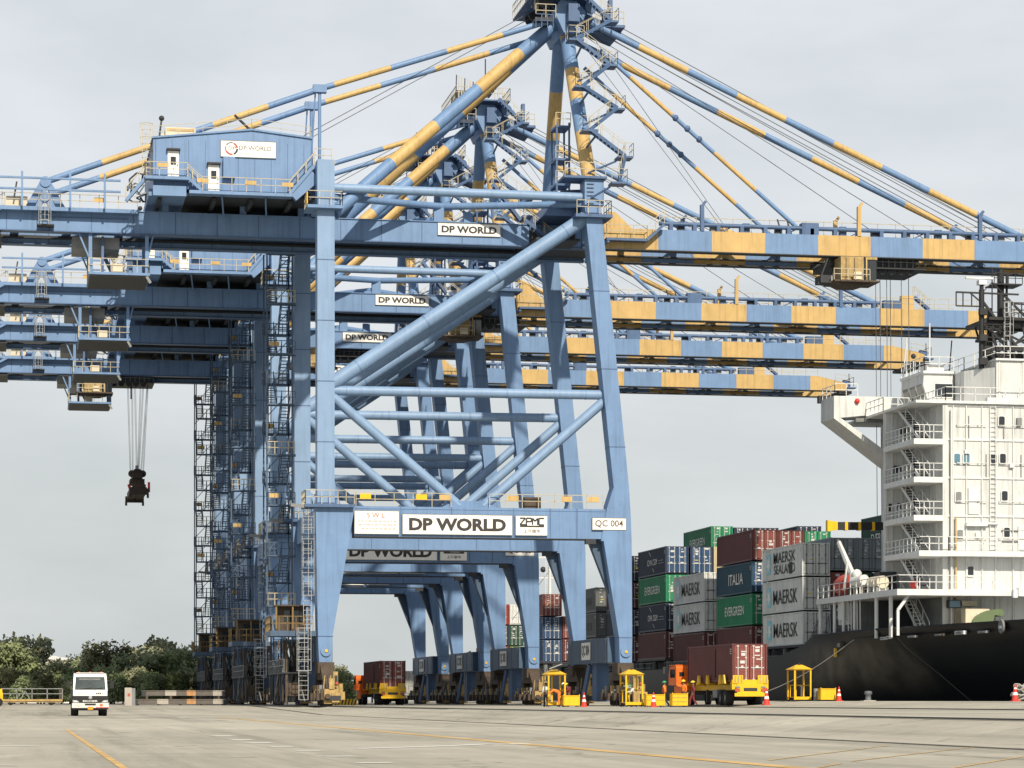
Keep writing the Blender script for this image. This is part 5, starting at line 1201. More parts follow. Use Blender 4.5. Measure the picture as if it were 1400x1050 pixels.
# ------------------------------------------------------------------ trees behind the yard
def leafmat(n, c):
    m = bpy.data.materials.new(n); m.use_nodes = True
    t = m.node_tree; b = t.nodes['Principled BSDF']; N, L = t.nodes.new, t.links.new
    b.inputs['Roughness'].default_value = .6; b.inputs['Specular IOR Level'].default_value = .25
    tcn = N('ShaderNodeTexCoord'); nz = N('ShaderNodeTexNoise'); nz.inputs['Scale'].default_value = .9; nz.inputs['Detail'].default_value = 3
    L(tcn.outputs['Object'], nz.inputs['Vector']); w = N('ShaderNodeTexWhiteNoise'); L(tcn.outputs['Object'], w.inputs['Vector'])
    cr = N('ShaderNodeValToRGB'); cr.color_ramp.elements[0].position = .3; cr.color_ramp.elements[0].color = (c[0] * .72, c[1] * .76, c[2] * .74, 1)
    cr.color_ramp.elements[1].position = .7; cr.color_ramp.elements[1].color = (c[0] * 1.12, c[1] * 1.08, c[2] * .95, 1)
    L(nz.outputs['Fac'], cr.inputs[0]); L(cr.outputs[0], b.inputs['Base Color'])
    return m
LEAF = [leafmat('leaves_olive', (.195, .23, .12)), leafmat('leaves_mid', (.20, .245, .13)), leafmat('leaves_grey_green', (.25, .26, .17))]
BARK = mat('bark', (.09, .07, .05), .85, .4, 2.0)
def tree_meshes(seed, h, w, lm):
    rnd = random.Random(seed); t = MB(); cr = MB()
    t.tube((0, 0, -.3), (.1, .05, h * .30), .20, BARK, 8, .13)
    lumps = []
    nl = 20
    for k in range(nl):
        a = rnd.random() * 6.28; rr = rnd.random() ** .6 * w * .40; zz = h * (.12 + .74 * rnd.random() ** .8) * (1 - .18 * (rr / (w * .4)) ** 2)
        lumps.append((rr * math.cos(a), rr * math.sin(a), zz, w * rnd.uniform(.13, .24)))
    for k in range(7):
        lx_, ly_, lz_, lr_ = lumps[k]; t.tube((.1, .05, h * (.2 + .015 * k)), (lx_ * .8, ly_ * .8, lz_), .08, BARK, 6, .025)
    for lx_, ly_, lz_, lr_ in lumps:
        for q in range(210):
            u = Vector((rnd.gauss(0, 1), rnd.gauss(0, 1), rnd.gauss(0, .8))).normalized() * lr_ * (rnd.random() ** .4) * rnd.uniform(.8, 1.15)
            p = Vector((lx_, ly_, lz_)) + u * Vector((1, 1, .85)).length / 1.7
            if p.z < .4: p.z = .4 + rnd.random()
            s_ = rnd.uniform(.15, .32); d1 = Vector((rnd.gauss(0, 1), rnd.gauss(0, 1), rnd.gauss(0, 1))).normalized(); d2 = d1.orthogonal().normalized() * rnd.uniform(.45, .8)
            cr.add([p - d1 * s_, p + d2 * s_, p + d1 * s_, p - d2 * s_], [(0, 1, 2, 3)], lm)
    return t, cr
protos = []
for i, (h, w) in enumerate(((7.0, 7.5), (6.2, 6.6), (7.6, 6.4))):
    t, cr = tree_meshes(11 + i, h, w, LEAF[i]); r = empty('broadleaf_tree', (0, 0, 0)); t.build('trunk', r); cr.build('crown', r); protos.append(r)
TL = [(-2, 322, 1.16, 0), (30, 330, 1.22, 2), (52, 336, .9, 1), (74, 345, .82, 2), (96, 326, .88, 0), (124, 331, 1.06, 1), (152, 320, 1.08, 2), (176, 338, 1.12, 0), (204, 324, 1.12, 2), (232, 318, 1.10, 1), (256, 330, 1.12, 0), (284, 340, 1.05, 1), (312, 345, 1.0, 2), (345, 352, .9, 0), (380, 350, .8, 1), (452, 352, .78, 2), (466, 340, .72, 0), (482, 356, .55, 1),
      (14, 352, 1.2, 1), (112, 356, 1.0, 2), (190, 356, 1.22, 1), (246, 354, 1.2, 2), (60, 312, .62, 1), (142, 310, .66, 0), (216, 308, .7, 1), (168, 305, .5, 2), (268, 309, .72, 0), (84, 308, .55, 0), (20, 306, .6, 2), (136, 322, .98, 2), (188, 316, 1.0, 0), (220, 336, 1.18, 2), (248, 322, .98, 0), (108, 316, .8, 1), (270, 326, 1.08, 2), (296, 318, .9, 0), (156, 300, .62, 1), (182, 302, .66, 2), (204, 299, .6, 0), (236, 301, .66, 1), (256, 303, .6, 2), (280, 304, .66, 0), (36, 304, .6, 1), (56, 306, .62, 2), (104, 304, .58, 1)]
used = [False] * 3
tlab = {0: 'tall rounded olive green tree at the left edge of the photo', 1: 'tallest tree at far left, narrow crown rising over its neighbours', 15: 'grey green tree seen under the nearest portal beside the crane leg', 16: 'olive tree right of the nearest crane leg base, under the portal', 17: 'lowest small tree beside the orange tractor cab under the portal', 3: 'low grey green tree in front of the white shed'}
for k, (px, d, s_, v) in enumerate(TL):
    if not used[v]: o = protos[v]; used[v] = True
    else: o = copy_tree(protos[v])
    x, y = G(px, d); o.location = (x, y, 0); o.scale = (s_, s_, s_ * (1 + .08 * math.sin(k * 2.3))); o.rotation_euler = (0, 0, k * 1.7)
    tag(o, tlab.get(k, ('olive green broadleaf tree in the belt behind the yard', 'mid green bushy tree in the belt behind the yard', 'grey green loose crowned tree in the belt behind the yard')[v]), 'tree', ('olive trees behind the yard', 'bushy trees behind the yard', 'grey green trees behind the yard')[v])

# white shed behind the trees
x, y = G(72, 430); shed = empty('warehouse', (x, y, 0), 'low white shed roof showing above the trees at far left', 'building')
mb = MB(); mb.box(-4, 4, 0, 9, -.4, 7.0, WHITE); mb.build('wall', shed)
mb = MB(); mb.prism([(-4.4, 7.0), (4.4, 7.0), (0, 7.7)], -.4, 9.4, mat('sheet_roof', (.55, .56, .56), .5, .1)); mb.build('roof', shed)
mb = MB(); mb.box(-1.5, 1.5, -.05, 0, -.3, 4, GREY); mb.build('door', shed)

# ------------------------------------------------------------------ vehicles
def wheel(par, x, y, r, w, loc_z=None, side=1):
    mb = MB(); mb.lathe([(r * .58, -w / 2), (r * .94, -w / 2), (r, -w * .32), (r, w * .32), (r * .94, w / 2), (r * .58, w / 2)], (x, y, r), (1, 0, 0), RUBBER, 22); t = mb.build('wheel', par)
    mb = MB(); e = side * w * .38
    mb.lathe([(0, e), (r * .22, e + side * .03), (r * .25, e), (r * .5, e - side * .05), (r * .6, e + side * .02)], (x, y, r), (1, 0, 0), GREY, 16, False); mb.build('rim', t)
    return t
def flat_truck():
    """white delivery truck, nose towards -Y"""
    x, y = G(123.5, 147); r = empty('delivery_truck', (x, y, gz(x, y)), 'white cab truck with black grille and orange plate driving towards the camera', 'truck')
    WP = mat('truck_white', (.62, .62, .61), .3, .05, 1.0, .0, .06); BLK = mat('truck_black', (.02, .02, .022), .4, .2, 2.0)
    k = 2.05 / 2
    mb = MB()
    mb.prism([(0, .5), (0, 1.14), (.06, 1.42), (.36, 2.2), (.5, 2.34), (.7, 2.40), (1.7, 2.40), (1.75, 2.3), (1.75, .5)][::-1], -k + .06, k - .06, WP, 'x')
    tap = lambda v: (v[0] * (1 - max(0, v[2] - 1.4) * .075) * (.975 if v[1] < .1 else 1), v[1], v[2])
    mb.v = [tap(v) for v in mb.v]
    mb.box(-k + .26, k - .26, .6, 1.6, 2.402, 2.44, WP)
    for x_ in (-.62, 0, .62): mb.box(x_ - .05, x_ + .05, .62, .7, 2.44, 2.48, ORANGE)
    mb.build('cab', r)
    mb = MB(); yf = lambda z: .06 + (z - 1.42) / .78 * .30 - .02
    mb.add([(-k + .17, yf(1.47), 1.47), (k - .17, yf(1.47), 1.47), (k - .23, yf(2.19), 2.19), (-k + .23, yf(2.19), 2.19)], [(0, 1, 2, 3)], mat('sky_lit_windscreen', (.05, .068, .072), .05, .5, 1.4, spec=.5))
    mb.beam((-.6, yf(1.5) - .02, 1.5), (.1, yf(1.57) - .03, 1.58), .02, .03, BLK); mb.beam((.05, yf(1.5) - .02, 1.5), (.7, yf(1.57) - .03, 1.58), .02, .03, BLK)
    mb.box(-.62, .55, yf(2.1) - .035, yf(2.1) - .02, 2.03, 2.10, GREY)
    mb.build('windscreen', r)
    for s_ in (-1, 1):
        mb = MB(); mb.add([(s_ * (k - .045), .32, 1.4), (s_ * (k - .045), 1.25, 1.4), (s_ * (k - .045), 1.25, 2.05), (s_ * (k - .045), .5, 2.05)], [(0, 1, 2, 3) if s_ > 0 else (3, 2, 1, 0)], GLASS); mb.build('side_window', r)
    mb = MB(); mb.box(-k + .04, k - .04, -.04, .0, .73, 1.13, BLK)
    mb.text('EICHER', (0, -.045, .84), .82, .085, UX, UZ, WHITE, .02, .003)
    mb.lathe([(0, 0), (.1, .0), (.11, .02), (.0, .03)], (0, -.06, 1.03), (0, 1, 0), GALV, 14); mb.build('grille', r)
    for s_ in (-1, 1):
        mb = MB(); mb.prism([(s_ * .6, .76), (s_ * (k - .06), .76), (s_ * (k - .06), .90), (s_ * .7, .86)][::s_], -.075, -.045, mat('lamp_glass', (.42, .43, .46), .15, .1, 2)); mb.box(s_ * .8 - .06, s_ * .8 + .06, -.08, -.07, .79, .86, WHITE); mb.build('headlight', r)
    mb = MB(); mb.prism([(-k, .46), (k, .46), (k - .02, .73), (-k + .02, .73)], -.14, .12, WP); mb.box(-.3, .3, -.15, -.14, .6, .7, BLK); mb.box(-.8, -.5, -.15, -.14, .55, .63, CREAM); mb.box(.52, .68, -.155, -.14, .55, .68, ORANGE); mb.box(-k + .04, k - .04, -.1, .1, .38, .46, BLK); mb.box(.3, k, -.145, -.14, .465, .5, RED); mb.build('bumper', r)
    mb = MB(); mb.box(-.15, .15, -.17, -.15, .36, .52, mat('plate_orange', (.75, .25, .02), .5, .1, 2)); mb.box(-.11, .11, -.175, -.17, .40, .43, mat('plate_yellow', (.8, .55, .05), .5, .1, 2)); mb.build('number_plate', r)
    mb = MB()
    for i_, dx in enumerate((.32, .42, .52, .66)): mb.box(dx, dx + .07, .0, .02, 1.225, 1.31, (INK, INK, INK, PALEINK)[i_])
    mb.box(-.72, -.5, .0, .02, 1.24, 1.27, PALEINK); mb.build('permit_sticker', r)
    for s_ in (-1, 1):
        mb = MB(); mb.beam((s_ * (k - .05), .25, 1.95), (s_ * (k + .2), .12, 1.95), .03, .03, BLK); mb.box(s_ * (k + .17) - .1, s_ * (k + .17) + .1, .08, .14, 1.55, 1.98, BLK); mb.build('mirror', r)
    mb = MB(); mb.box(-.45, .45, .6, 5.6, .62, .8, BLK); mb.box(-1.0, 1.0, 1.95, 5.8, .95, 1.05, DARK); mb.box(-.98, -.94, 1.95, 5.8, 1.05, 1.45, DARK); mb.box(.94, .98, 1.95, 5.8, 1.05, 1.45, DARK); mb.box(-.94, .94, 1.9, 1.94, 1.05, 2.0, DARK); mb.box(-.94, .94, 5.76, 5.8, 1.05, 1.45, DARK); mb.build('cargo_bed', r)
    for s_ in (-1, 1): wheel(r, s_ * .82, .95, .40, .24, side=s_); wheel(r, s_ * .78, 4.5, .40, .42, side=s_)
    mb = MB(); mb.tube((-.8, .95, .4), (.8, .95, .4), .07, DARK); mb.tube((-.8, 4.5, .4), (.8, 4.5, .4), .1, DARK); mb.build('axle', r)
    return r
white_truck = flat_truck()

def yard_truck(X, Y, label, cont_label):
    """terminal tractor with skeletal trailer, seen from behind, driving away (+Y); local x: 0 = left edge of the container"""
    z0 = gz(X + 1.2, Y); r = empty('terminal_truck', (X, Y, z0), label, 'truck', 'orange terminal trucks carrying maroon containers')
    mb = MB()
    for x in (.55, 1.65): mb.box(x, x + .25, -.2, 12.4, 1.05, 1.42, SAFY)
    for y in (.2, 3.4, 6.4, 9.4, 12.0): mb.box(.02, 2.42, y, y + .28, 1.42, 1.58, SAFY)
    mb.box(-.05, 2.49, -.25, -.1, 1.1, 1.75, SAFY); mb.box(.3, 2.14, -.3, -.25, .85, 1.5, SAFY)
    mb.box(.0, .7, -.32, -.2, 1.5, 2.05, SAFY); mb.box(1.74, 2.44, -.32, -.2, 1.5, 2.05, SAFY)
    for x in (.1, .32, .54, 1.84, 2.06, 2.28): mb.box(x, x + .1, -.33, -.32, 1.55, 2.0, GEARY)
    mb.build('trailer_frame', r)
    mb = MB(); mb.box(.1, 2.34, -.42, -.3, .62, .85, SAFY); mb.box(.75, 1.7, -.325, -.3, .98, 1.2, DARK)
    for x in (.15, 1.95): mb.box(x, x + .34, -.34, -.3, .95, 1.15, REDINK); mb.box(x, x + .34, -.34, -.3, 1.2, 1.3, GREY)
    mb.build('rear_bumper', r)
    for y in (1.2, 2.2, 5.6, 8.0):
        for x, s_ in ((-.12, -1), (2.56, 1)):
            mb = MB(); mb.prism([(y, 1.5), (y + .7, 1.5), (y + .5, 2.1), (y + .25, 2.1)], x - .06, x + .06, SAFY, 'x'); mb.build('corner_guide', r)
    for y in (1.6, 2.9):
        for x, s_ in ((.2, -1), (2.24, 1)): wheel(r, x, y, .52, .56, side=s_)
    mb = MB()
    for y in (1.6, 2.9): mb.tube((.2, y, .52), (2.24, y, .52), .1, DARK)
    mb.box(.5, 1.9, 1.2, 3.4, .6, 1.05, DARK); mb.box(.1, .7, 4.2, 5.4, .55, 1.1, GREY); mb.box(.2, .35, 7.4, 7.6, .2, 1.1, DARK); mb.box(2.0, 2.15, 7.4, 7.6, .2, 1.1, DARK); mb.box(.4, 2.0, 3.6, 4.0, .35, 1.1, RUSTY); mb.box(.6, 1.8, 6, 6.8, .5, 1.0, DARK); mb.build('running_gear', r)
    # tractor
    mb = MB(); mb.box(-.1, 2.0, 10.4, 15.4, .75, 1.05, DARK); mb.box(-.15, 2.2, 12.6, 15.2, 1.05, 1.45, ORANGE); mb.box(-.2, 0, 12.9, 15.2, .6, 1.4, ORANGE); mb.build('tractor_chassis', r)
    mb = MB(); mb.prism([(12.9, 1.45), (15.2, 1.45), (15.2, 2.1), (14.9, 2.78), (13.0, 2.86), (12.9, 2.72)][::-1], -.62, .95, ORANGE, 'x'); mb.box(-.66, 1.0, 12.95, 14.95, 2.86, 2.93, ORANGE); cab_ = mb.build('cab', r)
    mb = MB(); mb.box(-.64, -.62, 13.3, 14.7, 2.0, 2.6, GLASS); mb.build('side_window', cab_)
    mb = MB(); mb.box(-.4, -.05, 12.87, 12.9, 2.1, 2.4, GLASS); mb.build('rear_window', cab_)
    mb = MB(); mb.beam((-.62, 15.1, 2.7), (-.95, 15.2, 2.7), .04, .04, DARK); mb.box(-1.05, -.9, 15.15, 15.22, 2.3, 2.8, DARK); mb.build('mirror', r)
    mb = MB(); mb.tube((1.3, 13, 1.4), (1.3, 13, 3.6), .08, DARK, 8); mb.build('exhaust_pipe', r)
    for y in (11.2, 14.6):
        for x, s_ in ((.0, -1), (2.2, 1)): wheel(r, x, y, .5, .5 if y < 12 else .32, side=s_)
    cz = z0 + 1.60
    c = container(X, Y + .02, cz, 'maroon', cont_label, None, group='maroon containers on terminal trucks', H=2.6, endkey='rustred')
    mb = MB(); mb.box(.0, .05, 4.6, 4.66, .3, 2.3, MATS['container_maroon']); mb.build('side_rib', c)
    for e in (0, 1):
        for k in range(7):
            mb = None
    return r, c
xr, yr = G(1000.5, 178); t1, c1 = yard_truck(xr, yr, 'orange tractor and yellow trailer right of the second booth, workers beside its cab', 'maroon container with white markings on the trailer right of the crane')
xl_, yl_ = G(519, 249); t2, c2 = yard_truck(xl_, yl_, 'orange tractor and yellow trailer standing under the portals, far from the camera', 'maroon container on the trailer standing under the crane portals')
# white containers parked beyond
x, y = G(554, 318); container(x, y, 1.1, 'white', 'white ribbed container just right of the maroon one under the portals', group=None, H=2.9, L=6.06, barm=CM['white'])
tr_ = empty('parked_trailer', (x, y, 0), 'dark trailer chassis carrying the white ribbed container under the portals', 'trailer')
mb = MB(); mb.box(.4, 2.0, -.1, 6.1, .8, 1.08, DARK); mb.box(.0, 2.44, -.15, -.05, .7, 1.08, GREY); mb.build('trailer_frame', tr_)
for yy in (.9, 2.1):
    for xx, s_ in ((.25, -1), (2.2, 1)): wheel(tr_, xx, yy, .45, .4, side=s_)

# yellow flatbed trailer parked at the left, and the yellow tractor nose at the picture edge
x, y = G(2, 236); ft = empty('flatbed_trailer', (x, y, 0), 'long low yellow flatbed with open side rails parked before the trees at left', 'trailer')
mb = MB(); mb.box(0, 5.4, 0, 2.2, .25, .55, GEARY); mb.box(0, 5.4, -.02, 0, .3, .36, RUSTY); mb.build('bed', ft)
mb = MB(); mb.rail([(0, 0, .55), (5.4, 0, .55)], GREY, .95, 1.35, .07); mb.rail([(0, 2.1, .55), (5.4, 2.1, .55)], GREY, .95, 1.35, .07); mb.beam((1.7, 0, .55), (2.1, 0, 1.3), .08, .08, GREY); mb.beam((2.5, 0, .55), (2.1, 0, 1.3), .08, .08, GREY); mb.box(5.1, 5.4, 0, 2.1, .55, 1.5, RUSTY); mb.build('side_rail', ft)
for xx in (.8, 4.4):
    for yy in (.2, 2.0):
        mb = MB(); mb.lathe([(.02, -.12), (.27, -.12), (.27, .12), (.02, .12)], (xx, yy, .27), (0, 1, 0), RUBBER, 16, False); mb.build('wheel', ft)
x, y = G(-6, 205); lt = empty('yard_tractor', (x, y, gz(x, y)), 'yellow vehicle end just entering at the left edge of the photo', 'vehicle')
mb = MB(); mb.box(-1.6, .55, 0, 2.2, .45, 1.05, SAFY); mb.box(-1.6, .5, .3, 2.0, 1.05, 1.35, SAFY); mb.box(.55, .6, .2, 2.0, .6, .9, DARK); mb.build('body', lt)
for xx in (-1.1, .2):
    mb = MB(); mb.lathe([(.02, -.14), (.36, -.14), (.36, .14), (.02, .14)], (xx, -.02, .3), (0, 1, 0), RUBBER, 16, False); mb.build('wheel', lt)

# stack of spreader frames with a white bollard box beside it
FR = mat('frame_grey', (.12, .108, .095), .6, .3, 1.0, .2, .4); FW = mat('frame_pale', (.40, .37, .33), .6, .25, 1.5, .2, .4); FO = mat('frame_orange', (.50, .27, .12), .6, .35, 1.5, .2, .4)
x, y = G(190, 232)
def frame_beam(n, z, label, x0, x1, hh):
    o = empty('spreader_beam', (x, y + n * .1, z), label, 'steel beam', 'spare spreader beams stacked on the apron')
    mb = MB(); segs = [(x0, x0 + 2.0, FR), (x0 + 2.0, x0 + 3.0, FW), (x0 + 3.0, 4.2, FR), (4.2, 5.0, FO), (5.0, 6.5, FR), (6.5, x1, FW)]
    for a, b_, m in segs:
        mb.box(a, b_ - .02, 0, .16, 0, hh, m); mb.box(a, b_ - .02, 1.9, 2.06, 0, hh, m); mb.box(a, b_ - .02, -.04, .2, hh - .08, hh, m); mb.box(a, b_ - .02, -.04, .2, 0, .08, m)
    for k in range(6): mb.box(x0 + .3 + k * 1.35, x0 + .42 + k * 1.35, .2, 1.9, .05, hh - .08, DARK)
    mb.build('side_girder', o)
    for xx in (x0, x1 - .3):
        mb = MB(); mb.box(xx, xx + .3, -.1, 2.2, -.06, hh * .9, DARK); mb.build('end_beam', o)
    return o
frame_beam(0, .12, 'grey steel beam with orange section, lower of the two stacked left of the cranes', -.4, 7.7, .44)
frame_beam(1, .86, 'grey steel beam with orange and pale sections, upper of the stacked two', .3, 7.6, .46)
for k in range(4):
    mb = MB(); a = .6 + k * 2.1; mb.box(x + a, x + a + .2, y, y + 2.1, .57, .85, RUSTY); tag(mb.build('timber_block'), 'timber packing block between the two stacked steel beams', 'timber block', 'timber blocks between the steel beams')
for k in range(5):
    mb = MB(); a = -.2 + k * 1.9; mb.box(x + a, x + a + .22, y, y + 2.1, 0, .11, RUSTY); tag(mb.build('timber_block'), 'timber packing block under the stacked steel beams', 'timber block', 'timber blocks under the steel beams')
xb, yb = G(177, 229); bx = empty('barrier_post', (xb, yb, 0), 'pale concrete post block with dark stripe, left end of the stacked beams', 'barrier')
mb = MB(); mb.box(-.4, .2, 0, .5, 0, 1.55, FW); mb.box(.2, .5, 0, .5, 0, 1.5, GREY); mb.build('post', bx); mb = MB(); mb.box(-.15, .05, -.02, 0, .8, 1.05, REDINK); mb.build('marking', bx)

# low striped barrier under the portal
xa, ya = G(456, 236); sb = empty('striped_barrier', (xa, ya, 0), 'low yellow and black striped barrier lying between crane leg and terminal truck', 'barrier')
mb = MB(); mb.box(0, 2.1, 0, .4, .02, .55, SAFY)
for k in range(7): mb.prism([(.1 + k * .29, .04), (.22 + k * .29, .04), (.34 + k * .29, .53), (.22 + k * .29, .53)], -.012, -.004, INK)
mb.build('rail', sb)
for k in range(2):
    mb = MB(); mb.box(.2 + k * 1.5, .4 + k * 1.5, -.1, .5, 0, .019, DARK); mb.build('foot', sb)

# ------------------------------------------------------------------ quay furniture
def booth(px, d, label, extra):
    x, y = G(px, d); r = empty('lashing_cage', (x, y, gz(x, y)), label, 'booth', 'yellow steel booths on the quay')
    w, dp, h = 1.15, 1.7, 2.22
    mb = MB()
    for a in (0, w):
        for b_ in (0, dp): mb.box(a - .05, a + .05, b_ - .05, b_ + .05, .12, h, SAFY)
    for z in (.3, 1.15, h): mb.beam((0, 0, z), (0, dp, z), .06, .06, SAFY); mb.beam((w, 0, z), (w, dp, z), .06, .06, SAFY); mb.beam((0, dp, z), (w, dp, z), .06, .06, SAFY)
    mb.beam((0, 0, h), (w, 0, h), .06, .06, SAFY); mb.box(w * .45, w * .55, dp - .04, dp + .04, .3, h, SAFY); mb.box(0, w, 0, .04, .14, .34, SAFY)
    mb.beam((0, .5, .3), (0, .5, 1.15), .06, .06, DARK); mb.beam((0, 1.1, .3), (0, 1.1, 1.15), .06, .06, SAFY)
    mb.build('frame', r)
    mb = MB(); mb.add([(-.14, -.14, h + .03), (w + .14, -.14, h + .03), (w + .14, dp + .14, h + .03), (-.14, dp + .14, h + .03), (w * .3, dp / 2, h + .36), (w * .7, dp / 2, h + .36)], [(0, 1, 5, 4), (1, 2, 5), (2, 3, 4, 5), (3, 0, 4), (3, 2, 1, 0)], SAFY)
    mb.tube((w / 2, dp / 2, h + .3), (w / 2, dp / 2, h + .5), .06, DARK, 8); mb.build('roof', r)
    mb = MB(); mb.box(0, w, .05, dp, .1, .14, DARK); mb.build('floor', r)
    for a in (.05, w - .05):
        for b_ in (.1, dp - .1):
            mb = MB(); mb.lathe([(.01, -.03), (.06, -.03), (.06, .03), (.01, .03)], (a, b_, .06), (1, 0, 0), DARK, 10); mb.build('caster', r)
    if extra == 1: mb = MB(); mb.beam((.1, .2, h + .42), (w - .2, 0, h + .75), .5, .06, GALV); mb.build('roof_sheet', r)
    if extra == 2: mb = MB(); mb.box(.55, 1.0, .1, .5, .3, 1.05, GEARY); mb.box(.2, .5, .6, 1.0, 1.3, 1.5, GALV); mb.build('tool_shelf', r)
    if extra == 3:
        mb = MB()
        for k in range(9): mb.tube((.5 + .05 * (k % 3), .3 + .1 * (k // 3), .14), (.55 + .06 * (k % 4), .35 + .12 * (k // 3), 1.1), .025, (DARK, GREY, RUSTY)[k % 3], 6)
        mb.build('lashing_rod', r)
booth(750, 182, 'yellow steel booth with loose sheet on its roof, orange worker bending at its right', 1)
booth(856, 181, 'yellow steel booth beside the nearest crane leg, worker in green helmet inside', 2)
booth(1086.5, 184, 'yellow steel booth standing alone before the black hull, lashing rods inside', 3)
def bin_(px, d, w, h, label, ribs):
    x, y = G(px, d); r = empty('yellow_bin', (x, y, gz(x, y)), label, 'bin', 'yellow steel bins on the quay')
    mb = MB(); mb.box(0, w, 0, .03, .1, h, SAFY); mb.box(0, w, .77, .8, .1, h, SAFY); mb.box(0, .03, .03, .77, .1, h, SAFY); mb.box(w - .03, w, .03, .77, .1, h, SAFY); mb.box(.03, w - .03, .03, .77, .1, .13, SAFY)
    mb.box(-.03, w + .03, -.03, .02, h - .05, h, SAFY)
    for k in range(ribs): z = .1 + (h - .1) * (k + 1) / (ribs + 1); mb.box(.02, w - .02, -.02, 0, z - .02, z + .02, GEARY)
    mb.build('body', r)
    for a in (.02, w - .1):
        for b_ in (.02, .7): mb = MB(); mb.box(a, a + .08, b_, b_ + .08, 0, .1, DARK); mb.build('foot', r)
    for a in (-.03, w): mb = MB(); mb.box(a, a + .05, .0, .05, .1, h + .06, SAFY); mb.build('corner_post', r)
bin_(771, 181, 1.07, .80, 'plain yellow steel bin at the right of the first booth', 0)
bin_(884, 180, 1.25, .86, 'yellow steel bin behind the red cone, right of the second booth', 1)
bin_(919.5, 179, 1.03, .92, 'ribbed yellow steel bin in front of the orange tractor', 2)
bin_(1122.5, 182, 1.03, .88, 'yellow steel bin standing right of the lone booth, before the hull', 0)
x, y = G(1114.5, 183); r = empty('grey_drum', (x, y, gz(x, y)), 'dark grey ribbed drum between the lone booth and yellow bin', 'drum')
mb = MB(); mb.lathe([(.0, 0), (.24, 0), (.25, .02), (.24, .3), (.255, .32), (.24, .34), (.24, .58), (.255, .6), (.24, .62), (.24, .88), (.0, .88)], (.2, .2, 0), (0, 0, 1), GREY, 16); mb.build('body', r)
x, y = G(876, 181.5); r = empty('grey_locker', (x, y, gz(x, y)), 'small grey locker between the second booth and a yellow bin', 'locker')
mb = MB(); mb.box(0, .38, 0, .4, .05, .85, GREY); mb.box(-.02, .4, -.02, .42, .85, .9, DARK); mb.build('body', r); mb = MB(); mb.box(.03, .35, -.02, 0, .1, .8, GALV); mb.build('door', r)
def cone(px, d, label, s_=1.0):
    x, y = G(px, d); r = empty('traffic_cone', (x, y, gz(x, y)), label, 'cone', 'traffic cones on the quay'); r.scale = (s_, s_, s_)
    mb = MB(); mb.box(-.24, .24, -.24, .24, 0, .05, RED)
    for z0, z1, m in ((.05, .36, RED), (.36, .52, WHITE), (.52, .7, RED), (.7, .8, WHITE), (.8, 1.0, RED)):
        f = lambda z: .20 - .165 * (z - .05) / .95
        mb.lathe([(f(z0), z0), (f(z1), z1)], (0, 0, 0), (0, 0, 1), m, 16)
    mb.lathe([(.035, 1.0), (0, 1.01)], (0, 0, 0), (0, 0, 1), RED, 12); mb.build('body', r)
cone(798.5, 181, 'red and white traffic cone right of the plain yellow bin by the crane'); cone(893.5, 178.5, 'red and white traffic cone in front of a yellow bin'); cone(1048, 176.5, 'orange red traffic cone at the rear corner of the terminal trailer', 1.15)
cone(1147, 181.5, 'red traffic cone leaning against the bin near the lone booth'); cone(1388, 150, 'red and white traffic cone at far right beside coiled mooring rope')
# bollard, mooring line, rope pile
BOLL = mat('bollard_grey', (.13, .14, .16), .5, .3, 2.0)
def boll(px, d, label):
    x, y = G(px, d); r = empty('bollard', (x, y, gz(x, y)), label, 'bollard')
    mb = MB(); mb.lathe([(.32, 0), (.32, .06), (.2, .1), (.19, .42), (.27, .48), (.28, .62), (.2, .7), (0, .72)], (0, 0, 0), (0, 0, 1), BOLL, 18); mb.build('post', r); mb = MB(); mb.box(-.45, .45, -.4, .4, 0, .055, CONC); mb.build('base', r)
    return x, y
bx1 = boll(1187, 184, 'grey mooring bollard standing alone at the quay edge before the black hull')
bx2 = boll(1030, 214, 'grey bollard at the quay edge that holds the mooring line, behind the trailer')
a0 = W(1170, 877, -1.6); p0 = Vector((edge(-1.6)[0] - .1, -1.6, 5.2)); p1 = Vector((bx2[0], bx2[1], .75)); mb = MB(); prev = p0
for k in range(1, 13):
    t = k / 12; a = p0.lerp(p1, t); a.z -= .5 * math.sin(math.pi * t); mb.tube(prev, a, .034, mat('mooring_rope', (.36, .35, .32), .8, .2, 4), 6, caps=False); prev = a
tag(mb.build('mooring_line'), 'pale mooring line slanting from the ship stern down behind the booth', 'mooring line')
mb = MB(); x, y = G(1397, 151); rnd = random.Random(5)
for k in range(9):
    pts = []; c_ = Vector((x + rnd.uniform(-.2, .3), y + rnd.uniform(-.2, .2), gz(x, y) + .12 + .1 * k)); rr_ = .55 - .03 * k
    for q in range(15):
        a = q / 14 * 6.28 * .95 + k; pts.append(c_ + Vector((math.cos(a) * rr_, math.sin(a) * rr_ * .7, .08 * math.sin(a * 3 + k))))
    for p_, q_ in zip(pts, pts[1:]): mb.tube(p_, q_, .055, MATS['mooring_rope'], 6, caps=False)
tag(mb.build('rope_coil'), 'heap of pale coiled mooring rope at the right edge by the cone', 'rope')

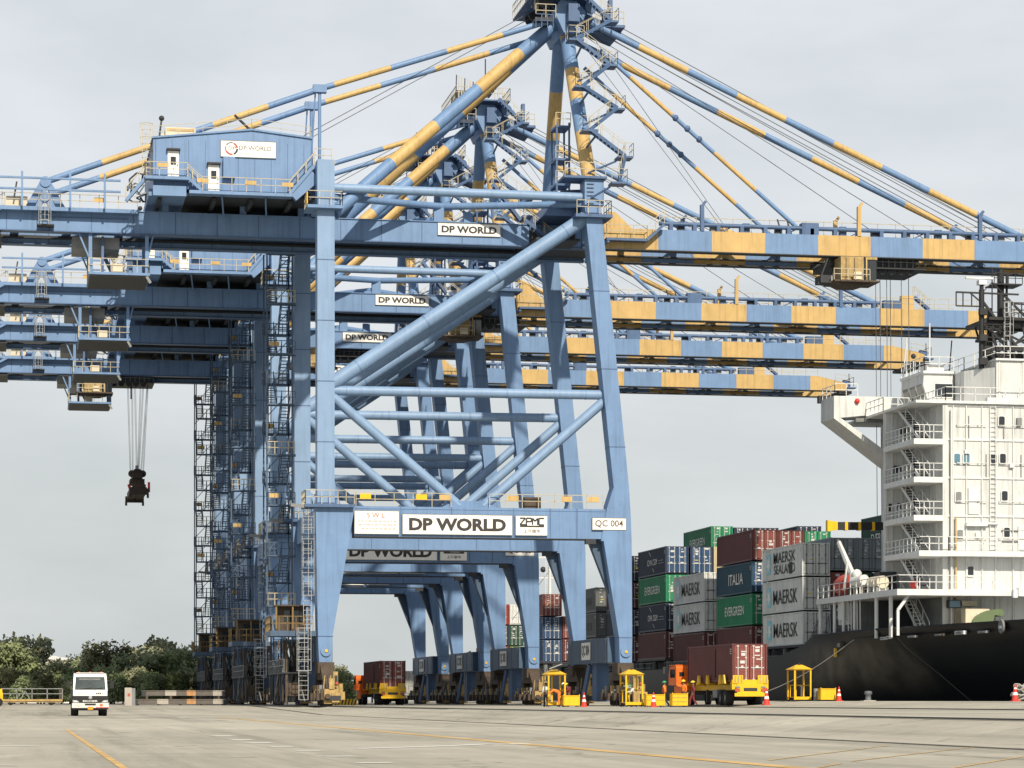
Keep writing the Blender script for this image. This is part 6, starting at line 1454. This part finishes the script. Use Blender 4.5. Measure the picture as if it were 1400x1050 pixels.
# ------------------------------------------------------------------ people
SKIN = mat('skin', (.16, .085, .05), .6, .1, 3.0)
def cloth(n, c): return mat('cloth_' + n, c, .8, .25, 5.0)
CL = dict(orange=cloth('orange', (.78, .20, .03)), maroon=cloth('maroon', (.17, .03, .035)), white=cloth('white', (.60, .60, .57)), navy=cloth('navy', (.025, .03, .05)), khaki=cloth('khaki', (.20, .16, .10)))
HEL = dict(yellow=mat('helmet_yellow', (.80, .55, .03), .35, .05, 2), white=mat('helmet_white', (.8, .8, .78), .35, .05, 2), green=mat('helmet_green', (.03, .32, .12), .35, .05, 2))
def skin_mesh(chains, root, levels=1):
    vs, es, rs, idx = [], [], [], {}
    for ch in chains:
        prev = None
        for nm, co, rad in ch:
            if nm not in idx: idx[nm] = len(vs); vs.append(co); rs.append(rad)
            if prev is not None and prev != idx[nm]: es.append((prev, idx[nm]))
            prev = idx[nm]
    me = bpy.data.meshes.new('sk'); me.from_pydata([tuple(v) for v in vs], es, []); o = bpy.data.objects.new('sk', me); C.objects.link(o)
    m = o.modifiers.new('s', 'SKIN'); m.use_smooth_shade = True
    sk = me.skin_vertices[0].data if me.skin_vertices else None
    if sk is None:
        bm_layer = me.attributes.new('skin_radius', 'FLOAT', 'POINT'); return None
    for i, r_ in enumerate(rs): sk[i].radius = r_ if isinstance(r_, tuple) else (r_, r_); sk[i].use_root = (i == idx[root])
    s_ = o.modifiers.new('d', 'SUBSURF'); s_.levels = levels; s_.render_levels = levels
    dg = bpy.context.evaluated_depsgraph_get(); dg.update()
    m2 = bpy.data.meshes.new_from_object(o.evaluated_get(dg))
    V = [v.co.copy() for v in m2.vertices]; Fc = [list(p.vertices) for p in m2.polygons]
    bpy.data.objects.remove(o); bpy.data.meshes.remove(me); bpy.data.meshes.remove(m2)
    return V, Fc
def add_skin(me, n):
    pass
STAND = dict(pel=(0, 0, .95), wst=(0, 0, 1.08), chs=(0, .0, 1.32), nck=(0, 0, 1.48), hd0=(0, .0, 1.56), hd1=(0, .02, 1.68),
             hipL=(-.10, 0, .92), kneL=(-.11, .03, .50), ankL=(-.12, -.02, .09), toeL=(-.13, .14, .04), hipR=(.10, 0, .92), kneR=(.11, .03, .50), ankR=(.12, -.02, .09), toeR=(.13, .14, .04),
             shL=(-.19, 0, 1.42), elL=(-.25, -.02, 1.14), wrL=(-.25, .08, .90), shR=(.19, 0, 1.42), elR=(.25, -.02, 1.14), wrR=(.25, .08, .90))
def person(px, d, face, label, top, bottom, hel, pose=None, z=None, s_=1.0):
    x, y = G(px, d); r = empty('person', (x, y, gz(x, y) if z is None else z), label, 'person', None, R(face)); r.scale = (s_,) * 3
    J = {k: Vector(v) for k, v in STAND.items()}
    for k, v in (pose or {}).items(): J[k] = Vector(v)
    n_ = lambda k, rad: (k, J[k], rad)
    hands = []
    for sd in 'LR':
        w = J['wr' + sd]; el = J['el' + sd]; dr = (w - el).normalized(); sidev = dr.cross(Vector((0, 1, .3))).normalized(); pal = w + dr * .07
        base = [n_('wr' + sd, .026), ('pm' + sd, pal, (.038, .02))]
        hands.append(base)
        for f in range(4):
            o_ = sidev * (f - 1.5) * .02; L_ = (.06, .075, .07, .055)[f]; cu = Vector((0, .02, 0))
            hands.append([('pm' + sd, pal, .03), ('f%d%s' % (f, sd), pal + dr * .035 + o_, .0095), ('g%d%s' % (f, sd), pal + dr * (.035 + L_ * .55) + o_ + cu * .4, .009), ('h%d%s' % (f, sd), pal + dr * (.03 + L_ * .9) + o_ + cu * 1.1, .008)])
        hands.append([('pm' + sd, pal, .03), ('t0' + sd, pal - dr * .01 - sidev * .04, .012), ('t1' + sd, pal + dr * .03 - sidev * .06 + Vector((0, .02, 0)), .010)])
    body = [[n_('pel', .13), n_('wst', .12), n_('chs', .14), n_('nck', .058), n_('hd0', .085), n_('hd1', (.082, .098))]]
    for sd in 'LR':
        body += [[n_('pel', .13), n_('hip' + sd, .088), n_('kne' + sd, .058), n_('ank' + sd, .042), n_('toe' + sd, .035)], [n_('chs', .14), n_('sh' + sd, .06), n_('el' + sd, .042), n_('wr' + sd, .026)]]
    mb = MB(); V, Fc = skin_mesh(body + hands, 'pel'); mb.add(V, Fc, SKIN, True)
    h1 = J['hd1']; up = (J['hd1'] - J['nck']).normalized(); fw = Vector((0, 1, 0)); fw = (fw - up * fw.dot(up)).normalized(); hc = J['hd0'].lerp(h1, .55); sdv = up.cross(fw)
    mb.tube(hc + fw * .085, hc + fw * .118 - up * .02, .016, SKIN, 6, .01)
    for e in (-1, 1):
        q = hc + fw * .092 + sdv * .034 * e + up * .03; mb.ball(q, .012, WHITE, 6); mb.ball(q + fw * .008, .007, INK, 6)
        q = hc + sdv * .088 * e; mb.ball(q, .028, SKIN, 6, (.5, .8, 1.2))
    mb.beam(hc + fw * .093 - up * .05 - sdv * .025, hc + fw * .093 - up * .05 + sdv * .025, .008, .01, REDINK)
    mb.build('body', r)
    mb = MB(); V, Fc = skin_mesh([[n_('pel', .155), n_('wst', .15), n_('chs', .175), ('col', J['chs'].lerp(J['nck'], .75), .085)]] + [[n_('chs', .175), n_('sh' + s2, .085), n_('el' + s2, .064), ('cu' + s2, J['el' + s2].lerp(J['wr' + s2], .85), .05)] for s2 in 'LR'], 'pel'); mb.add(V, Fc, CL[top], True); mb.build('jacket', r)
    mb = MB(); V, Fc = skin_mesh([[('wz', J['pel'].lerp(J['wst'], .6), .148), n_('pel', .158)]] + [[n_('pel', .158), n_('hip' + s2, .112), n_('kne' + s2, .082), ('cf' + s2, J['kne' + s2].lerp(J['ank' + s2], .92), .066)] for s2 in 'LR'], 'pel'); mb.add(V, Fc, CL[bottom], True); mb.build('trousers', r)
    for s2 in 'LR':
        mb = MB(); V, Fc = skin_mesh([[('a', J['ank' + s2] + Vector((0, 0, .06)), .058), ('b', J['ank' + s2], .058), ('c', J['ank' + s2].lerp(J['toe' + s2], .6), .05), ('d', J['toe' + s2], .04)]], 'a'); mb.add(V, Fc, RUBBER, True); mb.build('boot', r)
    mb = MB(); b0 = len(mb.v); mb.ball((0, 0, 0), .13, HEL[hel], 14, (1, 1.12, .95), True); mb.lathe([(.125, 0), (.165, -.005), (.165, .01), (.125, .015)], (0, 0, 0), (0, 0, 1), HEL[hel], 14)
    M = Matrix((sdv, fw, up)).transposed(); c0 = hc + up * .05
    mb.v = [tuple(c0 + M @ Vector(p)) for p in mb.v]; mb.build('helmet', r)
    return r
bend = dict(wst=(0, .08, 1.05), chs=(0, .34, 1.16), nck=(0, .50, 1.20), hd0=(0, .58, 1.18), hd1=(0, .69, 1.19), shL=(-.19, .42, 1.17), elL=(-.24, .62, .98), wrL=(-.2, .82, .92), shR=(.19, .42, 1.17), elR=(.24, .62, .98), wrR=(.2, .82, .92))
lean = dict(chs=(0, .06, 1.31), nck=(0, .12, 1.46), hd0=(0, .17, 1.53), hd1=(0, .22, 1.64), elL=(-.24, .2, 1.2), wrL=(-.18, .42, 1.12), elR=(.24, .2, 1.2), wrR=(.18, .42, 1.12))
walk = dict(kneL=(-.10, .20, .52), ankL=(-.10, .22, .09), toeL=(-.10, .38, .06), kneR=(.10, -.03, .50), ankR=(.10, -.30, .14), toeR=(.10, -.18, .05), elL=(-.25, -.12, 1.16), wrL=(-.24, -.06, .92), elR=(.25, .08, 1.16), wrR=(.22, .28, 1.0))
reach = dict(elR=(.30, .2, 1.36), wrR=(.26, .44, 1.45))
person(764.5, 181.2, 78, 'person in orange overalls and yellow helmet bending over at the first booth', 'orange', 'orange', 'yellow', bend)
person(777.5, 182.6, 100, 'person in maroon jacket and yellow helmet behind the plain yellow bin', 'maroon', 'maroon', 'yellow', lean, None, .95)
person(774.2, 183.6, 60, 'person in white helmet half hidden behind the bending orange worker', 'maroon', 'navy', 'white', lean, None, .97)
person(746.5, 183.0, 20, 'person in white shirt standing inside the first yellow booth', 'white', 'navy', 'white')
person(864.5, 181.8, 100, 'person in white shirt and green helmet inside the second booth', 'white', 'navy', 'green', lean, None, .88)
person(851, 182.6, 10, 'person in khaki clothes at the left side of the second booth', 'khaki', 'navy', 'yellow', None, None, .95)
person(908.5, 180.6, 60, 'person in orange vest and green helmet between two yellow bins', 'orange', 'navy', 'green', walk)
person(934.5, 181.0, 120, 'person in orange vest and yellow helmet behind the ribbed yellow bin', 'orange', 'navy', 'yellow', reach, None, 1.05)
person(947.5, 179.2, 70, 'person in maroon overalls and yellow helmet walking beside the trailer', 'maroon', 'maroon', 'yellow', walk)
